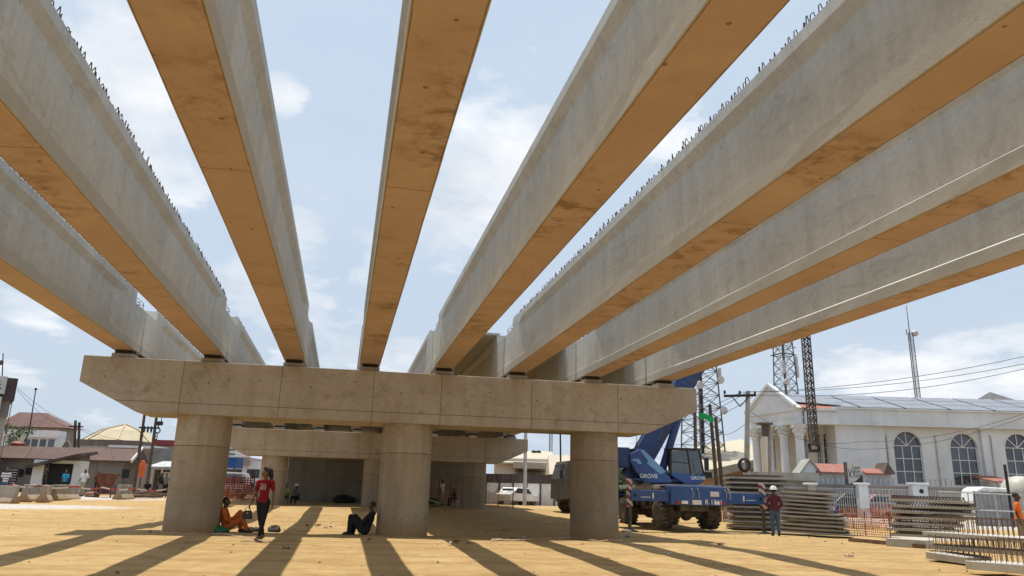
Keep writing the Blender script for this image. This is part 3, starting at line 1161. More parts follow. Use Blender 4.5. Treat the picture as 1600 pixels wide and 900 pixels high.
# green pennant on the boom foot
fg = MB()
gp = A(1092, 646, 34.2)
vs_ = []
for i in range(7):
    for j in range(4):
        vs_.append((i * .11, .05 * math.sin(i * 1.3 + j * .5), -j * .09 + .05 * math.sin(i * .9) - .012 * i))
fg.add(vs_, [(i * 4 + j, i * 4 + j + 1, (i + 1) * 4 + j + 1, (i + 1) * 4 + j) for i in range(6) for j in range(3)])
fo = fg.build('signal_flag', M('green_cloth', (0.01, 0.36, 0.09), 0.8, 0.1, 4), loc=gp, rot=(0, 0, -YAW))
so_ = fo.modifiers.new('thickness', 'SOLIDIFY'); so_.thickness = .006
pl_ = MB().tube([(0, 0, -1.3), (0, 0, .06)], .012, 6); pl_.build('flag_stick', m_grime, fo)
tag(fo, 'small bright green flag flying beside the end of the pier cap', 'flag')

# slim lattice section hanging from the boom head
jt = A(1240, 303, 34.4)
jb_ = A(1273, 706, 34.4)
ht = thing('hanging_lattice', 'slim dark steel lattice hanging upright in front of the white building', 'lattice mast', (jb_.x, jb_.y, jb_.z), -YAW)
lm = MB()
h = jt.z - jb_.z - .6
wd = .145
for sx in (-1, 1):
    for sy in (-1, 1): lm.bar((sx * wd, sy * wd, .25), (sx * wd, sy * wd, h), .045)
n = int(h / .34)
for k in range(n):
    z0, z1 = .25 + (h - .25) * k / n, .25 + (h - .25) * (k + 1) / n
    for sy in (-1, 1):
        lm.bar((-wd, sy * wd, z0), (wd, sy * wd, z1), .035); lm.bar((wd, sy * wd, z0), (-wd, sy * wd, z1), .035)
    for sx in (-1, 1):
        lm.bar((sx * wd, -wd, z0), (sx * wd, wd, z1), .035)
lm.build('lattice', M('lattice_steel', (.085, .07, .065), .8, .3, 3), ht)
bo = MB().span((-.2, -.2, -.02), (.2, .2, .10))
bo.tube([(-.2, 0, .1), (-.22, 0, .35)], .07, 8); bo.tube([(.2, 0, .1), (.22, 0, .35)], .07, 8)
bo.build('foot_block', m_black, ht)
MB().tube([(0, 0, h), (0, 0, h + .7)], .03, 6).build('sling', m_black, ht)
# ------------------------------------------------------------------ people
skin = M('dark_skin', (0.075, 0.036, 0.022), .55, .15, 6, bump=.05)
skin_w = M('brown_skin', (0.155, 0.075, 0.045), .5, .12, 6, bump=.05)
hair_m = M('black_hair', (0.012, 0.010, 0.009), .6, .3, 20)
shoe_b = M('dark_shoe', (0.035, 0.028, 0.022), .6, .3, 8)
eye_m = M('eye_dark', (0.02, 0.015, 0.012), .3, .1, 5, bump=0)
eye_w = M('eye_white', (0.55, 0.5, 0.45), .3, .1, 5, bump=0)


def cloth(name, c, var=.22):
    t = NT(name)
    v = t.coord()
    n = t.noise(v, 9, 5, .6, .5)
    col = t.ramp(n, [(0.3, mul(c, 1 - var)), (0.7, mul(c, 1 + var))])
    t.bump(t.noise(t.coord((1, 1, .5)), 14, 4, .6, .8), .6, .02)
    return t.set(col, .88, 0, .2)


cl_red = cloth('red_cotton', (0.20, 0.010, 0.016))
cl_black = cloth('black_denim', (0.016, 0.015, 0.017))
cl_orange = cloth('orange_overall', (0.46, 0.11, 0.022))
cl_dark = cloth('dark_tunic', (0.02, 0.02, 0.023))
cl_white = cloth('white_cotton', (0.62, 0.62, 0.6))
cl_blue = cloth('blue_cotton', (0.03, 0.26, 0.5))
cl_jean = cloth('blue_jeans', (0.055, 0.10, 0.16))
cl_grey = cloth('grey_cotton', (0.16, 0.15, 0.14))
cl_vest = cloth('lime_vest', (0.45, 0.62, 0.12))
cl_hi = cloth('orange_vest', (0.75, 0.16, 0.02))
cl_yel = cloth('yellow_boot', (0.6, 0.38, 0.03))
cl_khaki = cloth('khaki_cloth', (0.3, 0.24, 0.16))


def plaid():
    t = NT('plaid_shirt')
    tc = t.n('ShaderNodeTexCoord')
    sx = t.n('ShaderNodeSeparateXYZ')
    t.l(tc.outputs['Object'], sx.inputs[0])
    a = t.math('LESS_THAN', t.math('FRACT', t.math('MULTIPLY', sx.outputs['X'], 14)), .35)
    b = t.math('LESS_THAN', t.math('FRACT', t.math('MULTIPLY', sx.outputs['Z'], 14)), .35)
    col = t.mix(t.math('MULTIPLY', t.math('ADD', a, b), .42), (0.12, 0.03, 0.04), (0.025, 0.018, 0.03))
    return t.set(col, .9, 0, .2)


def stripes():
    t = NT('striped_shirt')
    tc = t.n('ShaderNodeTexCoord')
    sx = t.n('ShaderNodeSeparateXYZ')
    t.l(tc.outputs['Object'], sx.inputs[0])
    b = t.math('LESS_THAN', t.math('FRACT', t.math('MULTIPLY', sx.outputs['Z'], 7)), .4)
    return t.set(t.mix(b, (0.65, 0.65, 0.66), (0.10, 0.12, 0.2)), .9)


cl_plaid, cl_stripe = plaid(), stripes()
hat_w = M('white_hard_hat', (0.75, 0.75, 0.73), .35, .05, 4, bump=0)


def remeshed(mb, voxel, smooth=4):
    me = mb.mesh('tmp', skin)
    o = bpy.data.objects.new('tmp', me)
    COL.objects.link(o)
    m = o.modifiers.new('r', 'REMESH')
    m.mode = 'VOXEL'
    m.voxel_size = voxel
    if smooth:
        s = o.modifiers.new('s', 'SMOOTH')
        s.factor = .5
        s.iterations = smooth
    dg = bpy.context.evaluated_depsgraph_get()
    r = bpy.data.meshes.new_from_object(o.evaluated_get(dg))
    bpy.data.objects.remove(o)
    return r


def person(name_label, loc, rz, J, mats, voxel=.02, fingers=True, group=None, woman=False, thick=1.0, sleeve='short', long_tunic=False, bald=True, head_turn=(0, 0), hat=None, gown=False, scale=1.0):
    """J: joints in local metres (front is -y). mats: dict skin, top, legs, shoes"""
    t = thing('person', name_label, 'person', loc, rz, group)
    t.scale = (scale,) * 3
    P = {k: Vector(v) for k, v in J.items()}
    mb = MB()
    seg = []                                    # (a, b, ra, rb, region)
    def C(a, b, ra, rb, reg, flat=None, n=14):
        mb.capsule(a, b, ra, rb, n, flat)
        seg.append((Vector(a), Vector(b), ra, rb, reg))
    sh_dir = (P['shL'] - P['shR']).normalized()
    up = (P['neck'] - P['pelvis']).normalized()
    fw = sh_dir.cross(up).normalized()          # depth direction of the chest
    fl = (fw, .66)
    sw = .9 if woman else 1.0
    waist = P['pelvis'].lerp(P['chest'], .5)
    C(P['pelvis'], waist, (.148 if woman else .15) * thick, (.108 if woman else .138) * thick, 'hip', (fw, .78))
    C(waist, P['chest'], (.112 if woman else .14) * thick, .148 * sw * thick, 'top', fl)
    C(P['chest'], P['chest'].lerp(P['neck'], .55), .15 * sw * thick, .125 * sw, 'top', fl)
    C(P['shL'].lerp(P['neck'], .1), P['shR'].lerp(P['neck'], .1), .062 * sw, .062 * sw, 'top')
    if woman:
        for s_ in ('shL', 'shR'):
            q = P['chest'].lerp(P[s_], .42) - fw * (-.085 if False else .0)
            mb.ball(q + (-fw if fw.y > 0 else fw) * .075 + up * .0, (.062, .055, .06), 12, 8)
            seg.append((q, q, .09, .09, 'top'))
    C(P['neck'] - up * .05, P['head'], .056 * sw, .052 * sw, 'skin')
    for s_ in 'LR':
        sh, el, wr, hd = P['sh' + s_], P['el' + s_], P['wr' + s_], P['hd' + s_]
        k = .88 if woman else 1.0
        slv = 'top' if sleeve != 'none' else 'skin'
        if sleeve == 'short':
            mid = sh.lerp(el, .62)
            C(sh, mid, .068 * k, .062 * k, 'top')
            C(mid, el, .045 * k, .041 * k, 'skin')
            C(el, wr, .041 * k, .028 * k, 'skin')
        else:
            C(sh, el, .066 * k, .056 * k, 'top')
            C(el, wr, .056 * k, .044 * k, 'top')
        C(wr, wr.lerp(hd, .3), .03 * k, .03 * k, 'skin')
        hdir = (hd - wr).normalized()
        side = hdir.cross(sh_dir if abs(hdir.dot(sh_dir)) < .8 else up).normalized()   # across the palm
        nrm = hdir.cross(side).normalized()
        palm0, palm1 = wr.lerp(hd, .25), hd
        C(palm0, palm1, .034 * k, .040 * k, 'skin', (nrm, .5))
        if fingers:
            inward = (P['pelvis'] - hd)
            if nrm.dot(inward) < 0: nrm = -nrm
            for q, (o_, ln) in enumerate(((-.030, .062), (-.010, .074), (.010, .070), (.029, .054))):
                b0 = palm1 + side * o_ * k
                b1 = b0 + hdir * ln * .55 * k + nrm * .008
                b2 = b1 + hdir * ln * .42 * k + nrm * .024
                C(b0, b1, .0105, .0095, 'skin', n=8)
                C(b1, b2, .0095, .0078, 'skin', n=8)
            tf = -1 if (side.y > 0) else 1
            t0 = palm0.lerp(palm1, .35) + side * tf * .030
            t1 = t0 + hdir * .035 + side * tf * .022 + nrm * .008
            C(t0, t1, .0125, .011, 'skin', n=8)
            C(t1, t1 + hdir * .03 + nrm * .010, .011, .0085, 'skin', n=8)
    for s_ in 'LR':
        hp, kn, an, to = P['hp' + s_], P['kn' + s_], P['an' + s_], P['to' + s_]
        k = (1.0 if woman else 1.05) * thick
        lk = 1.0 if not long_tunic else 1.28
        C(hp, hp.lerp(kn, .5), .098 * k, .084 * k * lk, 'legs')
        C(hp.lerp(kn, .5), kn, .084 * k * lk, (.060 if woman else .068) * lk, 'legs')
        ck = kn.lerp(an, .32)
        bx = (an - kn).normalized()
        C(kn, ck, (.058 if woman else .066) * lk, (.060 if woman else .068) * lk, 'legs')
        C(ck, kn.lerp(an, .9), (.060 if woman else .068) * lk, (.040 if woman else .062) * lk, 'legs')
        C(kn.lerp(an, .88), an, .036, .036, 'skin' if mats.get('ankle') else 'legs')
        td = (to - an)
        heel = an - Vector((td.x, td.y, 0)).normalized() * .035 + Vector((0, 0, -.045))
        C(an, heel, .04, .036, 'shoes')
        C(heel, an.lerp(to, .7) + Vector((0, 0, -.012)), .036, .043, 'shoes')
        C(an.lerp(to, .6), to, .042, .036, 'shoes')
        C(an, an.lerp(to, .6), .038, .04, 'shoes')
    if gown:
        C(P['pelvis'], (P['knL'] + P['knR']) / 2, .16, .14, 'top')
    # head
    ht_, hy = head_turn
    hm = Euler((ht_, 0, hy)).to_matrix()
    hc = P['head'] + Vector((0, 0, .085))
    def H(x, y, z): return hc + hm @ Vector((x, y, z))
    mb.ball(hc + hm @ Vector((0, .012, .03)), (.076, .094, .098), 16, 12, hm); seg.append((hc, hc, .09, .09, 'skin'))
    C(H(0, -.035, -.035), H(0, -.05, -.085), .060, .036, 'skin')       # jaw
    C(H(0, -.088, .012), H(0, -.110, -.022), .010, .016, 'skin', n=8)  # nose
    C(H(-.03, -.082, .038), H(.03, -.082, .038), .014, .014, 'skin', n=8)
    C(H(-.018, -.098, -.055), H(.018, -.098, -.055), .011, .011, 'skin', n=8)
    for s_ in (-1, 1):
        mb.ball(H(s_ * .078, .01, -.005), (.012, .022, .032), 8, 6, hm)
    me = remeshed(mb, voxel, 3)
    # clothing by the nearest limb
    nv = len(me.polygons)
    co = np.empty(nv * 3); me.polygons.foreach_get('center', co); co = co.reshape(-1, 3)
    best = np.full(nv, 1e9); reg = np.zeros(nv, int)
    order = ['skin', 'top', 'legs', 'shoes', 'hip']
    for a_, b_, ra, rb, rg in seg:
        a_, b_ = np.array(a_), np.array(b_)
        d_ = b_ - a_
        L2 = d_ @ d_ + 1e-9
        tt_ = np.clip(((co - a_) @ d_) / L2, 0, 1)
        ds = np.linalg.norm(co - a_ - tt_[:, None] * d_, axis=1) - (ra + (rb - ra) * tt_)
        m_ = ds < best
        best[m_] = ds[m_]; reg[m_] = order.index(rg)
    hem = P['pelvis'].z - (.02 if not long_tunic else .1)
    ishp = reg == 4
    upv = np.array(up)
    rel = (co - np.array(P['pelvis'])) @ upv
    reg[ishp & (rel > -.03)] = 1
    reg[ishp & (rel <= -.03)] = 2
    # neckline
    rn = (co - np.array(P['neck'])) @ upv
    me.materials.clear()
    for k_ in ('skin', 'top', 'legs', 'shoes'):
        me.materials.append(mats[k_])
    reg[reg == 4] = 1
    me.polygons.foreach_set('material_index', reg.astype('i'))
    me.polygons.foreach_set('use_smooth', [True] * nv)
    o = bpy.data.objects.new('body', me)
    me.name = 'body'
    link(o, t)
    for s_ in (-1, 1):
        e = MB().ball(H(s_ * .030, -.080, .016), (.013, .008, .008), 8, 6, hm)
        e.mi = 1
        e.ball(H(s_ * .030, -.087, .016), (.006, .004, .006), 8, 6, hm)
        e.build('eye', [eye_w, eye_m], t, smooth='all')
    # hair
    hr = MB()
    if woman:
        hr.ball(H(0, .03, .045), (.088, .094, .098), 18, 12, hm)
        hr.capsule(H(0, .105, .06), H(.03, .135, -.12), .055, .045)
        hr.capsule(H(.03, .135, -.12), H(.05, .11, -.26), .045, .02)
        hr.capsule(H(-.03, -.03, .108), H(.03, -.03, .108), .045, .045)
        hr.capsule(H(.07, .03, .03), H(.085, .06, -.10), .03, .022)
    elif hat != 'only':
        hr.ball(H(0, .024, .045), (.081, .093, .092), 16, 10, hm)
    if hr.v:
        ho = bpy.data.objects.new('hair', remeshed(hr, max(voxel * .9, .012), 2))
        ho.data.materials.clear(); ho.data.materials.append(hair_m)
        ho.data.polygons.foreach_set('use_smooth', [True] * len(ho.data.polygons))
        link(ho, t)
    if hat:
        hh = MB()
        hh.lathe((0, 0, 0), [(.155, -.006), (.155, .004), (.122, .012), (.118, .06), (.098, .105), (.06, .132), (.012, .142)], 24)
        hh.box((0, -.14, .0), (.18, .08, .012))
        hh.bar((0, -.10, .10), (0, .10, .10), .03, .08)
        hh.build('hard_hat', hat_w, t, smooth=True, loc=H(0, .012, .062), rot=(ht_, 0, hy))
    return t, P, H


def stand(step=0.0, arm=0.0, w=.0, turn=0, bend=0):
    "relaxed standing or walking joints; step = half stride, arm = swing"
    s = step
    return dict(pelvis=(0, 0, .93), chest=(0, -.0 - bend * .3, 1.24 - bend * .05), neck=(0, .01 - bend * .5, 1.44 - bend * .1), head=(0, -.005 - bend * .65, 1.53 - bend * .12),
                shL=(.175, .01 - bend * .45, 1.395 - bend * .1), shR=(-.175, .01 - bend * .45, 1.395 - bend * .1), elL=(.235, .03 + arm * .5, 1.12), elR=(-.235, .03 - arm * .5, 1.12),
                wrL=(.245, -.04 + arm, .88), wrR=(-.245, -.04 - arm, .88), hdL=(.245, -.065 + arm * 1.2, .79), hdR=(-.245, -.065 - arm * 1.2, .79),
                hpL=(.085, 0, .90), hpR=(-.085, 0, .90), knL=(.095, -.03 - s * .8, .49), knR=(-.095, -.03 + s * .3, .49),
                anL=(.10, .0 - s, .085), anR=(-.10, .02 + s, .09 + s * .25), toL=(.115, -.15 - s, .038), toR=(-.115, -.13 + s, .038))


# the walking woman
WJ = dict(pelvis=(0, 0, .93), chest=(-.005, -.0, 1.22), neck=(0, .01, 1.425), head=(0, -.005, 1.515),
          shL=(.165, .02, 1.385), shR=(-.165, .0, 1.375), elL=(.215, .06, 1.12), elR=(-.235, .02, 1.10), wrL=(.235, .04, .90), wrR=(-.300, -.03, .875),
          hdL=(.235, .03, .815), hdR=(-.325, -.045, .795), hpL=(.08, .0, .90), hpR=(-.08, 0, .90), knL=(.075, -.06, .50), knR=(-.055, .05, .50),
          anL=(.02, -.10, .085), anR=(-.015, .22, .13), toL=(.01, -.25, .038), toR=(-.03, .10, .045))
fx = G(405, 845)
W_, P_, H_ = person('woman in a red T-shirt and black trousers walking across the sand with a handbag', fx, -YAW - .1, WJ,
                    dict(skin=skin_w, top=cl_red, legs=cl_black, shoes=skin_w, ankle=True), voxel=.0095, woman=True, head_turn=(0, -.95), scale=1.06)
pr = MB()
r2 = random.Random(8)
def chest_y(z): return -.118 + .06 * max(0, z - 1.27)
for k in range(7):                                          # pale arc of small marks over the print
    a_ = (k - 3) * .026
    pr.box((a_, -.128 + abs(a_) * .28, 1.33 - 2.2 * a_ * a_), (.014, .006, .018))
pr.mi = 1
for k, (xx, hh, mi) in enumerate(((-.062, .10, 0), (-.038, .125, 2), (-.012, .13, 0), (.014, .10, 3), (.036, .12, 2), (.058, .105, 0))):
    pr.mi = mi
    pr.box((xx, -.132 + abs(xx) * .22, 1.235), (.017, .006, hh * .75), Euler((0, 0, xx * 2)).to_matrix())
    pr.ball((xx, -.133 + abs(xx) * .22, 1.235 + hh * .45), (.012, .004, .014), 8, 6)
pr.build('shirt_print', [M('print_pale', (.6, .55, .55), .8, .1), M('print_2', (.5, .3, .3), .8), M('print_slate', (.08, .1, .18), .8), M('print_ochre', (.42, .27, .08), .8)], W_)
# handbag held in her right hand
hb_ = W_.location
bag_p = Matrix.Translation(Vector(W_.location)) @ Matrix.Rotation(-YAW - .1, 4, 'Z') @ (Vector((-.345, -.06, .49)) * 1.06)
bag_s = .78
bag = thing('handbag', 'black leather handbag with two handles hanging from the woman in red', 'handbag', bag_p, -YAW + .25)
bag.scale = (bag_s,) * 3
leather = M('black_leather', (0.016, 0.014, 0.014), .42, .3, 8)
bb = MB().prism([(-.17, 0), (.17, 0), (.145, .25), (.06, .285), (-.06, .285), (-.145, .25)], -.075, .075)
bgo = bb.build('bag_body', leather, bag, bevel=.025)
for s_ in (-1, 1):
    hd_ = MB()
    hd_.tube([(.09 * math.cos(a_) * (1 if True else 1), s_ * .06 * (1 - .9 * math.sin(a_)), .26 + .14 * math.sin(a_)) for a_ in [math.pi * i / 10 for i in range(11)]], .009, 6)
    hd_.build('handle', leather, bag, smooth=True)
MB().box((0, -.082, .2), (.05, .01, .03)).build('clasp', M('brass', (.5, .36, .14), .3, .1, 3, 1.0), bgo)

# man in orange overalls sitting against the left column (faces the right of the picture)
def sit_ground(knee=.0, lean=.0):
    return dict(pelvis=(0, 0, .13), chest=(0, .10 + lean, .42), neck=(0, .10 + lean, .62), head=(0, .075 + lean, .71),
                shL=(.17, .10 + lean, .58), shR=(-.17, .10 + lean, .58), elL=(.22, .0, .36), elR=(-.22, -.02, .34), wrL=(.12, -.20, .32), wrR=(-.10, -.20, .27),
                hdL=(.08, -.28, .31), hdR=(-.05, -.27, .26), hpL=(.09, -.02, .12), hpR=(-.09, -.02, .12), knL=(.12, -.36, .47), knR=(-.13, -.34, .40),
                anL=(.10, -.44, .09), anR=(-.10, -.52, .09), toL=(.11, -.59, .04), toR=(-.10, -.67, .04))
c1 = pier.matrix_world if False else None
q = G(357, 831)
OJ = sit_ground()
OJ.update(knL=(.12, -.30, .53), knR=(-.12, -.42, .36), anR=(-.10, -.56, .09), toR=(-.10, -.70, .04), anL=(.10, -.36, .09), toL=(.1, -.52, .04))
man1, _, _ = person('man in orange overalls sitting on the ground against the left column', (q.x - .04, q.y - .30, q.z), R_(90) - YAW + .15, OJ,
                    dict(skin=skin, top=cl_orange, legs=cl_orange, shoes=shoe_b, ankle=True), voxel=.011, sleeve='long', head_turn=(.05, -.2), scale=1.08)
gb = MB()
gb.ball((0, 0, .07), (.22, .15, .10), 14, 8); gb.ball((.13, .03, .06), (.13, .12, .08), 10, 6); gb.ball((-.05, .02, .14), (.09, .07, .07), 10, 6)
q = G(345, 832)
r2 = random.Random(4)
gb.v = [(a_[0] + r2.uniform(-.02, .02), a_[1] + r2.uniform(-.02, .02), max(0, a_[2] + r2.uniform(-.02, .02))) for a_ in gb.v]
o = gb.build('plastic_bag', M('green_plastic', (0.01, 0.13, 0.045), .35, .4, 9), loc=(q.x, q.y - .25, q.z))
tag(o, 'crumpled green plastic bag on the ground beside the man in orange', 'bag')
for px, lb in ((395, 'dark sack lying between the man in orange and the woman'), (437, 'dark bundle on the sand behind the legs of the walking woman')):
    q = G(px if px < 400 else 428, 831)
    sk = MB().ball((0, 0, .06), (.32 if px < 400 else .2, .16, .08 if px < 400 else .13), 14, 8)
    sk.v = [(a_[0] + r2.uniform(-.03, .03), a_[1] + r2.uniform(-.03, .03), max(0, a_[2] + r2.uniform(-.02, .02))) for a_ in sk.v]
    tag(sk.build('sack', M('dark_sack', (.06, .05, .04), .9, .4, 5), loc=q, rot=(0, 0, -YAW)), lb, 'sack')

# man in dark tunic leaning on the middle column (faces left)
q = G(578, 836)
DJ = sit_ground()
DJ.update(knL=(.13, -.42, .52), knR=(-.10, -.36, .52), anL=(.12, -.44, .09), anR=(-.10, -.40, .09), toL=(.12, -.62, .04), toR=(-.10, -.58, .04), pelvis=(0, .02, .15), elL=(.21, -.06, .36), elR=(-.21, -.06, .36),
          chest=(0, .15, .46), neck=(0, .20, .68), head=(0, .16, .77), shL=(.18, .18, .62), shR=(-.18, .18, .62))
man2, _, _ = person('man in a dark tunic sitting with knees up and leaning on the middle column', q + Vector((-.16, -.25, 0)), R_(-90) - YAW - .1, DJ,
                    dict(skin=skin, top=cl_dark, legs=cl_dark, shoes=shoe_b), voxel=.011, sleeve='long', long_tunic=True, head_turn=(-.02, -.1), scale=1.0)

# worker in the white hard hat seen from behind
q = G(1213, 838)
SJ = stand(.02, .0)
SJ.update(elL=(.27, .0, 1.14), wrL=(.16, -.19, 1.02), hdL=(.10, -.26, 1.0), elR=(-.27, .02, 1.12), wrR=(-.17, -.18, 1.0), hdR=(-.10, -.24, .98))
worker, _, _ = person('worker in a white hard hat, plaid shirt and jeans standing by the outrigger foot', q, math.pi - YAW - .1, SJ,
                      dict(skin=skin, top=cl_plaid, legs=cl_jean, shoes=shoe_b), voxel=.012, sleeve='long', hat='yes', scale=1.04)

FAR = dict(voxel=.03, fingers=False)
def far(label, px, py, rz, J, top, legs, **kw):
    q = G(px, py)
    r_, f_ = fr(q.x, q.y)
    if px < 262 and f_ > 57.5:
        q = on(r_ * 56 / f_, 56 + (px % 7) * .2)
    return person(label, q, -YAW + rz, J, dict(skin=skin, top=top, legs=legs, shoes=kw.pop('shoes', shoe_b)), **{**FAR, **kw})[0]

def sit_low(h=.42):
    return dict(pelvis=(0, 0, h), chest=(0, -.06, h + .30), neck=(0, -.12, h + .50), head=(0, -.16, h + .58), shL=(.17, -.10, h + .46), shR=(-.17, -.10, h + .46),
                elL=(.22, -.16, h + .20), elR=(-.22, -.16, h + .20), wrL=(.12, -.36, h + .14), wrR=(-.12, -.36, h + .14), hdL=(.08, -.44, h + .12), hdR=(-.08, -.44, h + .12),
                hpL=(.09, -.02, h), hpR=(-.09, -.02, h), knL=(.13, -.42, h + .06), knR=(-.13, -.42, h + .06), anL=(.13, -.46, .09), anR=(-.13, -.46, .09), toL=(.13, -.62, .04), toR=(-.13, -.62, .04))

far('worker in a pale green vest and yellow boots sitting by the second pier', 443, 787, .5, sit_low(.40), cl_vest, cl_grey, shoes=cl_yel)
far('worker in a white helmet sitting in the shade of the second pier', 463, 787, -.2, sit_low(.34), cl_grey, cl_dark, hat='yes')
far('man in a white shirt standing in the shade beside the safety netting', 690, 790, 1.2, stand(.03), cl_white, cl_khaki)
far('man in dark clothes standing behind the man in the white shirt', 681, 788, .9, stand(.0), cl_dark, cl_dark)
far('man in dark clothes sitting bent over by the right column of the second pier', 711, 791, -.9, sit_low(.40), cl_dark, cl_dark)
far('man in a blue shirt behind the concrete barriers by the white gatehouse', 98, 771, 0, stand(0), cl_blue, cl_dark)
far('man in a white shirt walking by the rusty hopper', 127, 776, .2, stand(.12, .1), cl_white, cl_khaki)
far('person in dark red walking behind the man in white by the hopper', 138, 771, .8, stand(.1, .1), cloth('dark_red', (.16, .03, .03)), cl_dark)
far('woman in dark clothes walking behind the concrete barriers', 66, 773, -1.2, stand(.1, .1), cl_dark, cl_dark, woman=True)
far('man in a striped shirt at the far left behind a barrier', 3, 778, .6, stand(0), cl_stripe, cl_jean)
far('person in black sitting on the timber pile near the leaning poles', 226, 765, .4, sit_low(.42), cl_dark, cl_dark)
far('person in brown standing near the leaning poles', 237, 765, -.4, stand(0), cloth('brown_cloth', (.14, .07, .05)), cl_dark)
far('person in black standing next to the left column', 247, 765, .1, stand(0), cl_dark, cl_grey)
far('person in grey standing at the far end of the timber pile', 254, 764, .1, stand(0), cl_grey, cl_dark)
far('worker in blue standing in front of the white ribbed fence', 766, 783, .6, stand(.02), cl_jean, cl_dark)
far('worker in grey standing beside the dark truck', 861, 783, -1.3, stand(.02), cl_grey, cl_dark)
p = A(1597, 840, 24)
person('worker in an orange vest and dark trousers at the right edge of the site', on(*fr(p.x, p.y)), -YAW + .9, stand(0), dict(skin=skin, top=cl_hi, legs=cl_khaki, shoes=shoe_b), voxel=.025, fingers=False)
q = G(712, 791)
bk_ = MB().lathe((0, 0, 0), [(.13, 0), (.16, .36), (.165, .37), (.15, .37)], 18)
tag(bk_.build('bucket', M('white_plastic', (.6, .6, .55), .4, .2, 4), smooth=True, loc=q + Vector((.02, -.35, 0))), 'white plastic bucket in front of the sitting man near the netting', 'bucket')
q = G(677, 791)
hv = MB().ball((0, 0, .25), (.36, .25, .28), 12, 8)
hv.mi = 1; hv.box((0, -.2, .3), (.6, .12, .06), (0, .3, 0)); hv.box((.05, -.22, .12), (.6, .1, .05), (0, -.2, 0))
r2 = random.Random(2)
hv.v = [(a_[0] + r2.uniform(-.03, .03), a_[1] + r2.uniform(-.03, .03), max(0, a_[2] + r2.uniform(-.03, .03))) for a_ in hv.v]
tag(hv.build('work_bag', [M('bag_dark', (.06, .07, .05), .9), cl_vest], loc=q), 'dark bag with lime green bands lying below the standing men', 'bag')
for px, c, lb, sx in ((536, (.02, .018, .018), 'black sack lying at the foot of the shaded abutment', .75), (549, (.05, .12, .25), 'blue plastic bag among sacks by the abutment', .35), (557, (.10, .12, .16), 'grey blue bundle next to the middle column of the second pier', .45)):
    q = G(px, 786)
    b_ = MB().ball((0, 0, .2), (sx, .4, .32 if px < 540 else .22), 12, 8)
    b_.v = [(a_[0] + r2.uniform(-.05, .05), a_[1] + r2.uniform(-.05, .05), max(0, a_[2] + r2.uniform(-.05, .05))) for a_ in b_.v]
    tag(b_.build('sack', M('sack_%d' % px, c, .8, .3, 4), loc=q), lb, 'sack')
# ------------------------------------------------------------------ right: white building, yard wall, stacks, masts
def ROOT(name, label, cat, px, py, f, rz=0.0, z=None, group=None):
    p = A(px, py, f)
    p.z = gz(p.x, p.y) if z is None else z
    t = thing(name, label, cat, p, -YAW + rz, group)
    return t, frame(p, -YAW + rz), p


def plaster(name, c, streak=(0.36, 0.345, 0.32), amt=.35):
    t = NT(name)
    v = t.coord()
    n = t.noise(v, 0.5, 6, .65)
    col = t.ramp(n, [(0.3, mul(c, .85)), (0.7, mul(c, 1.08))])
    s = t.noise(t.coord((1.2, 1.2, .12)), 1.6, 6, .7)
    col = t.mix(t.math('MULTIPLY', t.ramp(s, [(0.5, (0, 0, 0)), (0.72, (1, 1, 1))]), amt), col, streak)
    t.bump(t.noise(v, 12, 4), .15, .01)
    return t.set(col, .85, 0, .25)


pl_white = plaster('white_plaster', (0.62, 0.655, 0.68), (.38, .39, .39), .3)
pl_pink = plaster('pale_pink_plaster', (0.62, 0.60, 0.58))
pl_cream = plaster('cream_plaster', (0.56, 0.52, 0.44))
pl_grey = plaster('grey_render', (0.34, 0.335, 0.31), (0.16, 0.15, 0.13), .6)
m_frame = M('white_frame', (0.66, 0.66, 0.65), .5, .08, 3)


def tiles(name, c, scale=5.0, ax='X', amt=.35):
    t = NT(name)
    tc = t.n('ShaderNodeTexCoord')
    sx = t.n('ShaderNodeSeparateXYZ')
    t.l(tc.outputs['Object'], sx.inputs[0])
    w_ = t.math('SINE', t.math('MULTIPLY', sx.outputs[ax], scale * 6.283))
    v = t.coord()
    n = t.noise(v, 1.1, 6, .7)
    col = t.ramp(n, [(0.3, mul(c, .65)), (0.7, mul(c, 1.25))])
    col = t.mix(t.math('MULTIPLY', t.math('LESS_THAN', w_, -.55), amt), col, mul(c, .4))
    t.bump(w_, .5, .03)
    return t.set(col, .7, 0, .3)


roof_red = tiles('red_tiles', (0.36, 0.145, 0.11), 4)
roof_brown = tiles('rusty_sheet_roof', (0.125, 0.072, 0.058), 3)
roof_maroon = tiles('maroon_sheet_roof', (0.165, 0.09, 0.075), 2.5)
roof_tan = M('tan_sheet_roof', (0.46, 0.40, 0.29), .6, .07, .5, dirt=(.36, .3, .22), dscale=.25)
sheet_grey = tiles('grey_sheet', (0.27, 0.275, 0.28), 4)


def arch_pts(wa, wb, spring, n=14):
    c, r = (wa + wb) / 2, (wb - wa) / 2
    return [(c - r * math.cos(math.pi * i / n), spring + r * math.sin(math.pi * i / n)) for i in range(n + 1)]


def arched_wall(mb, xa, xb, z0, z1, wa, wb, sill, spring, y0, y1):
    mb.prism([(xa, z0), (wa, z0), (wa, z1), (xa, z1)], y0, y1)
    mb.prism([(wb, z0), (xb, z0), (xb, z1), (wb, z1)], y0, y1)
    if sill > z0: mb.prism([(wa, z0), (wb, z0), (wb, sill), (wa, sill)], y0, y1)
    ar = arch_pts(wa, wb, spring)
    h = len(ar) // 2
    c = (wa + wb) / 2
    mb.prism([(wa, z1)] + ar[:h + 1] + [(c, z1)], y0, y1)
    mb.prism([(c, z1)] + ar[h:] + [(wb, z1)], y0, y1)


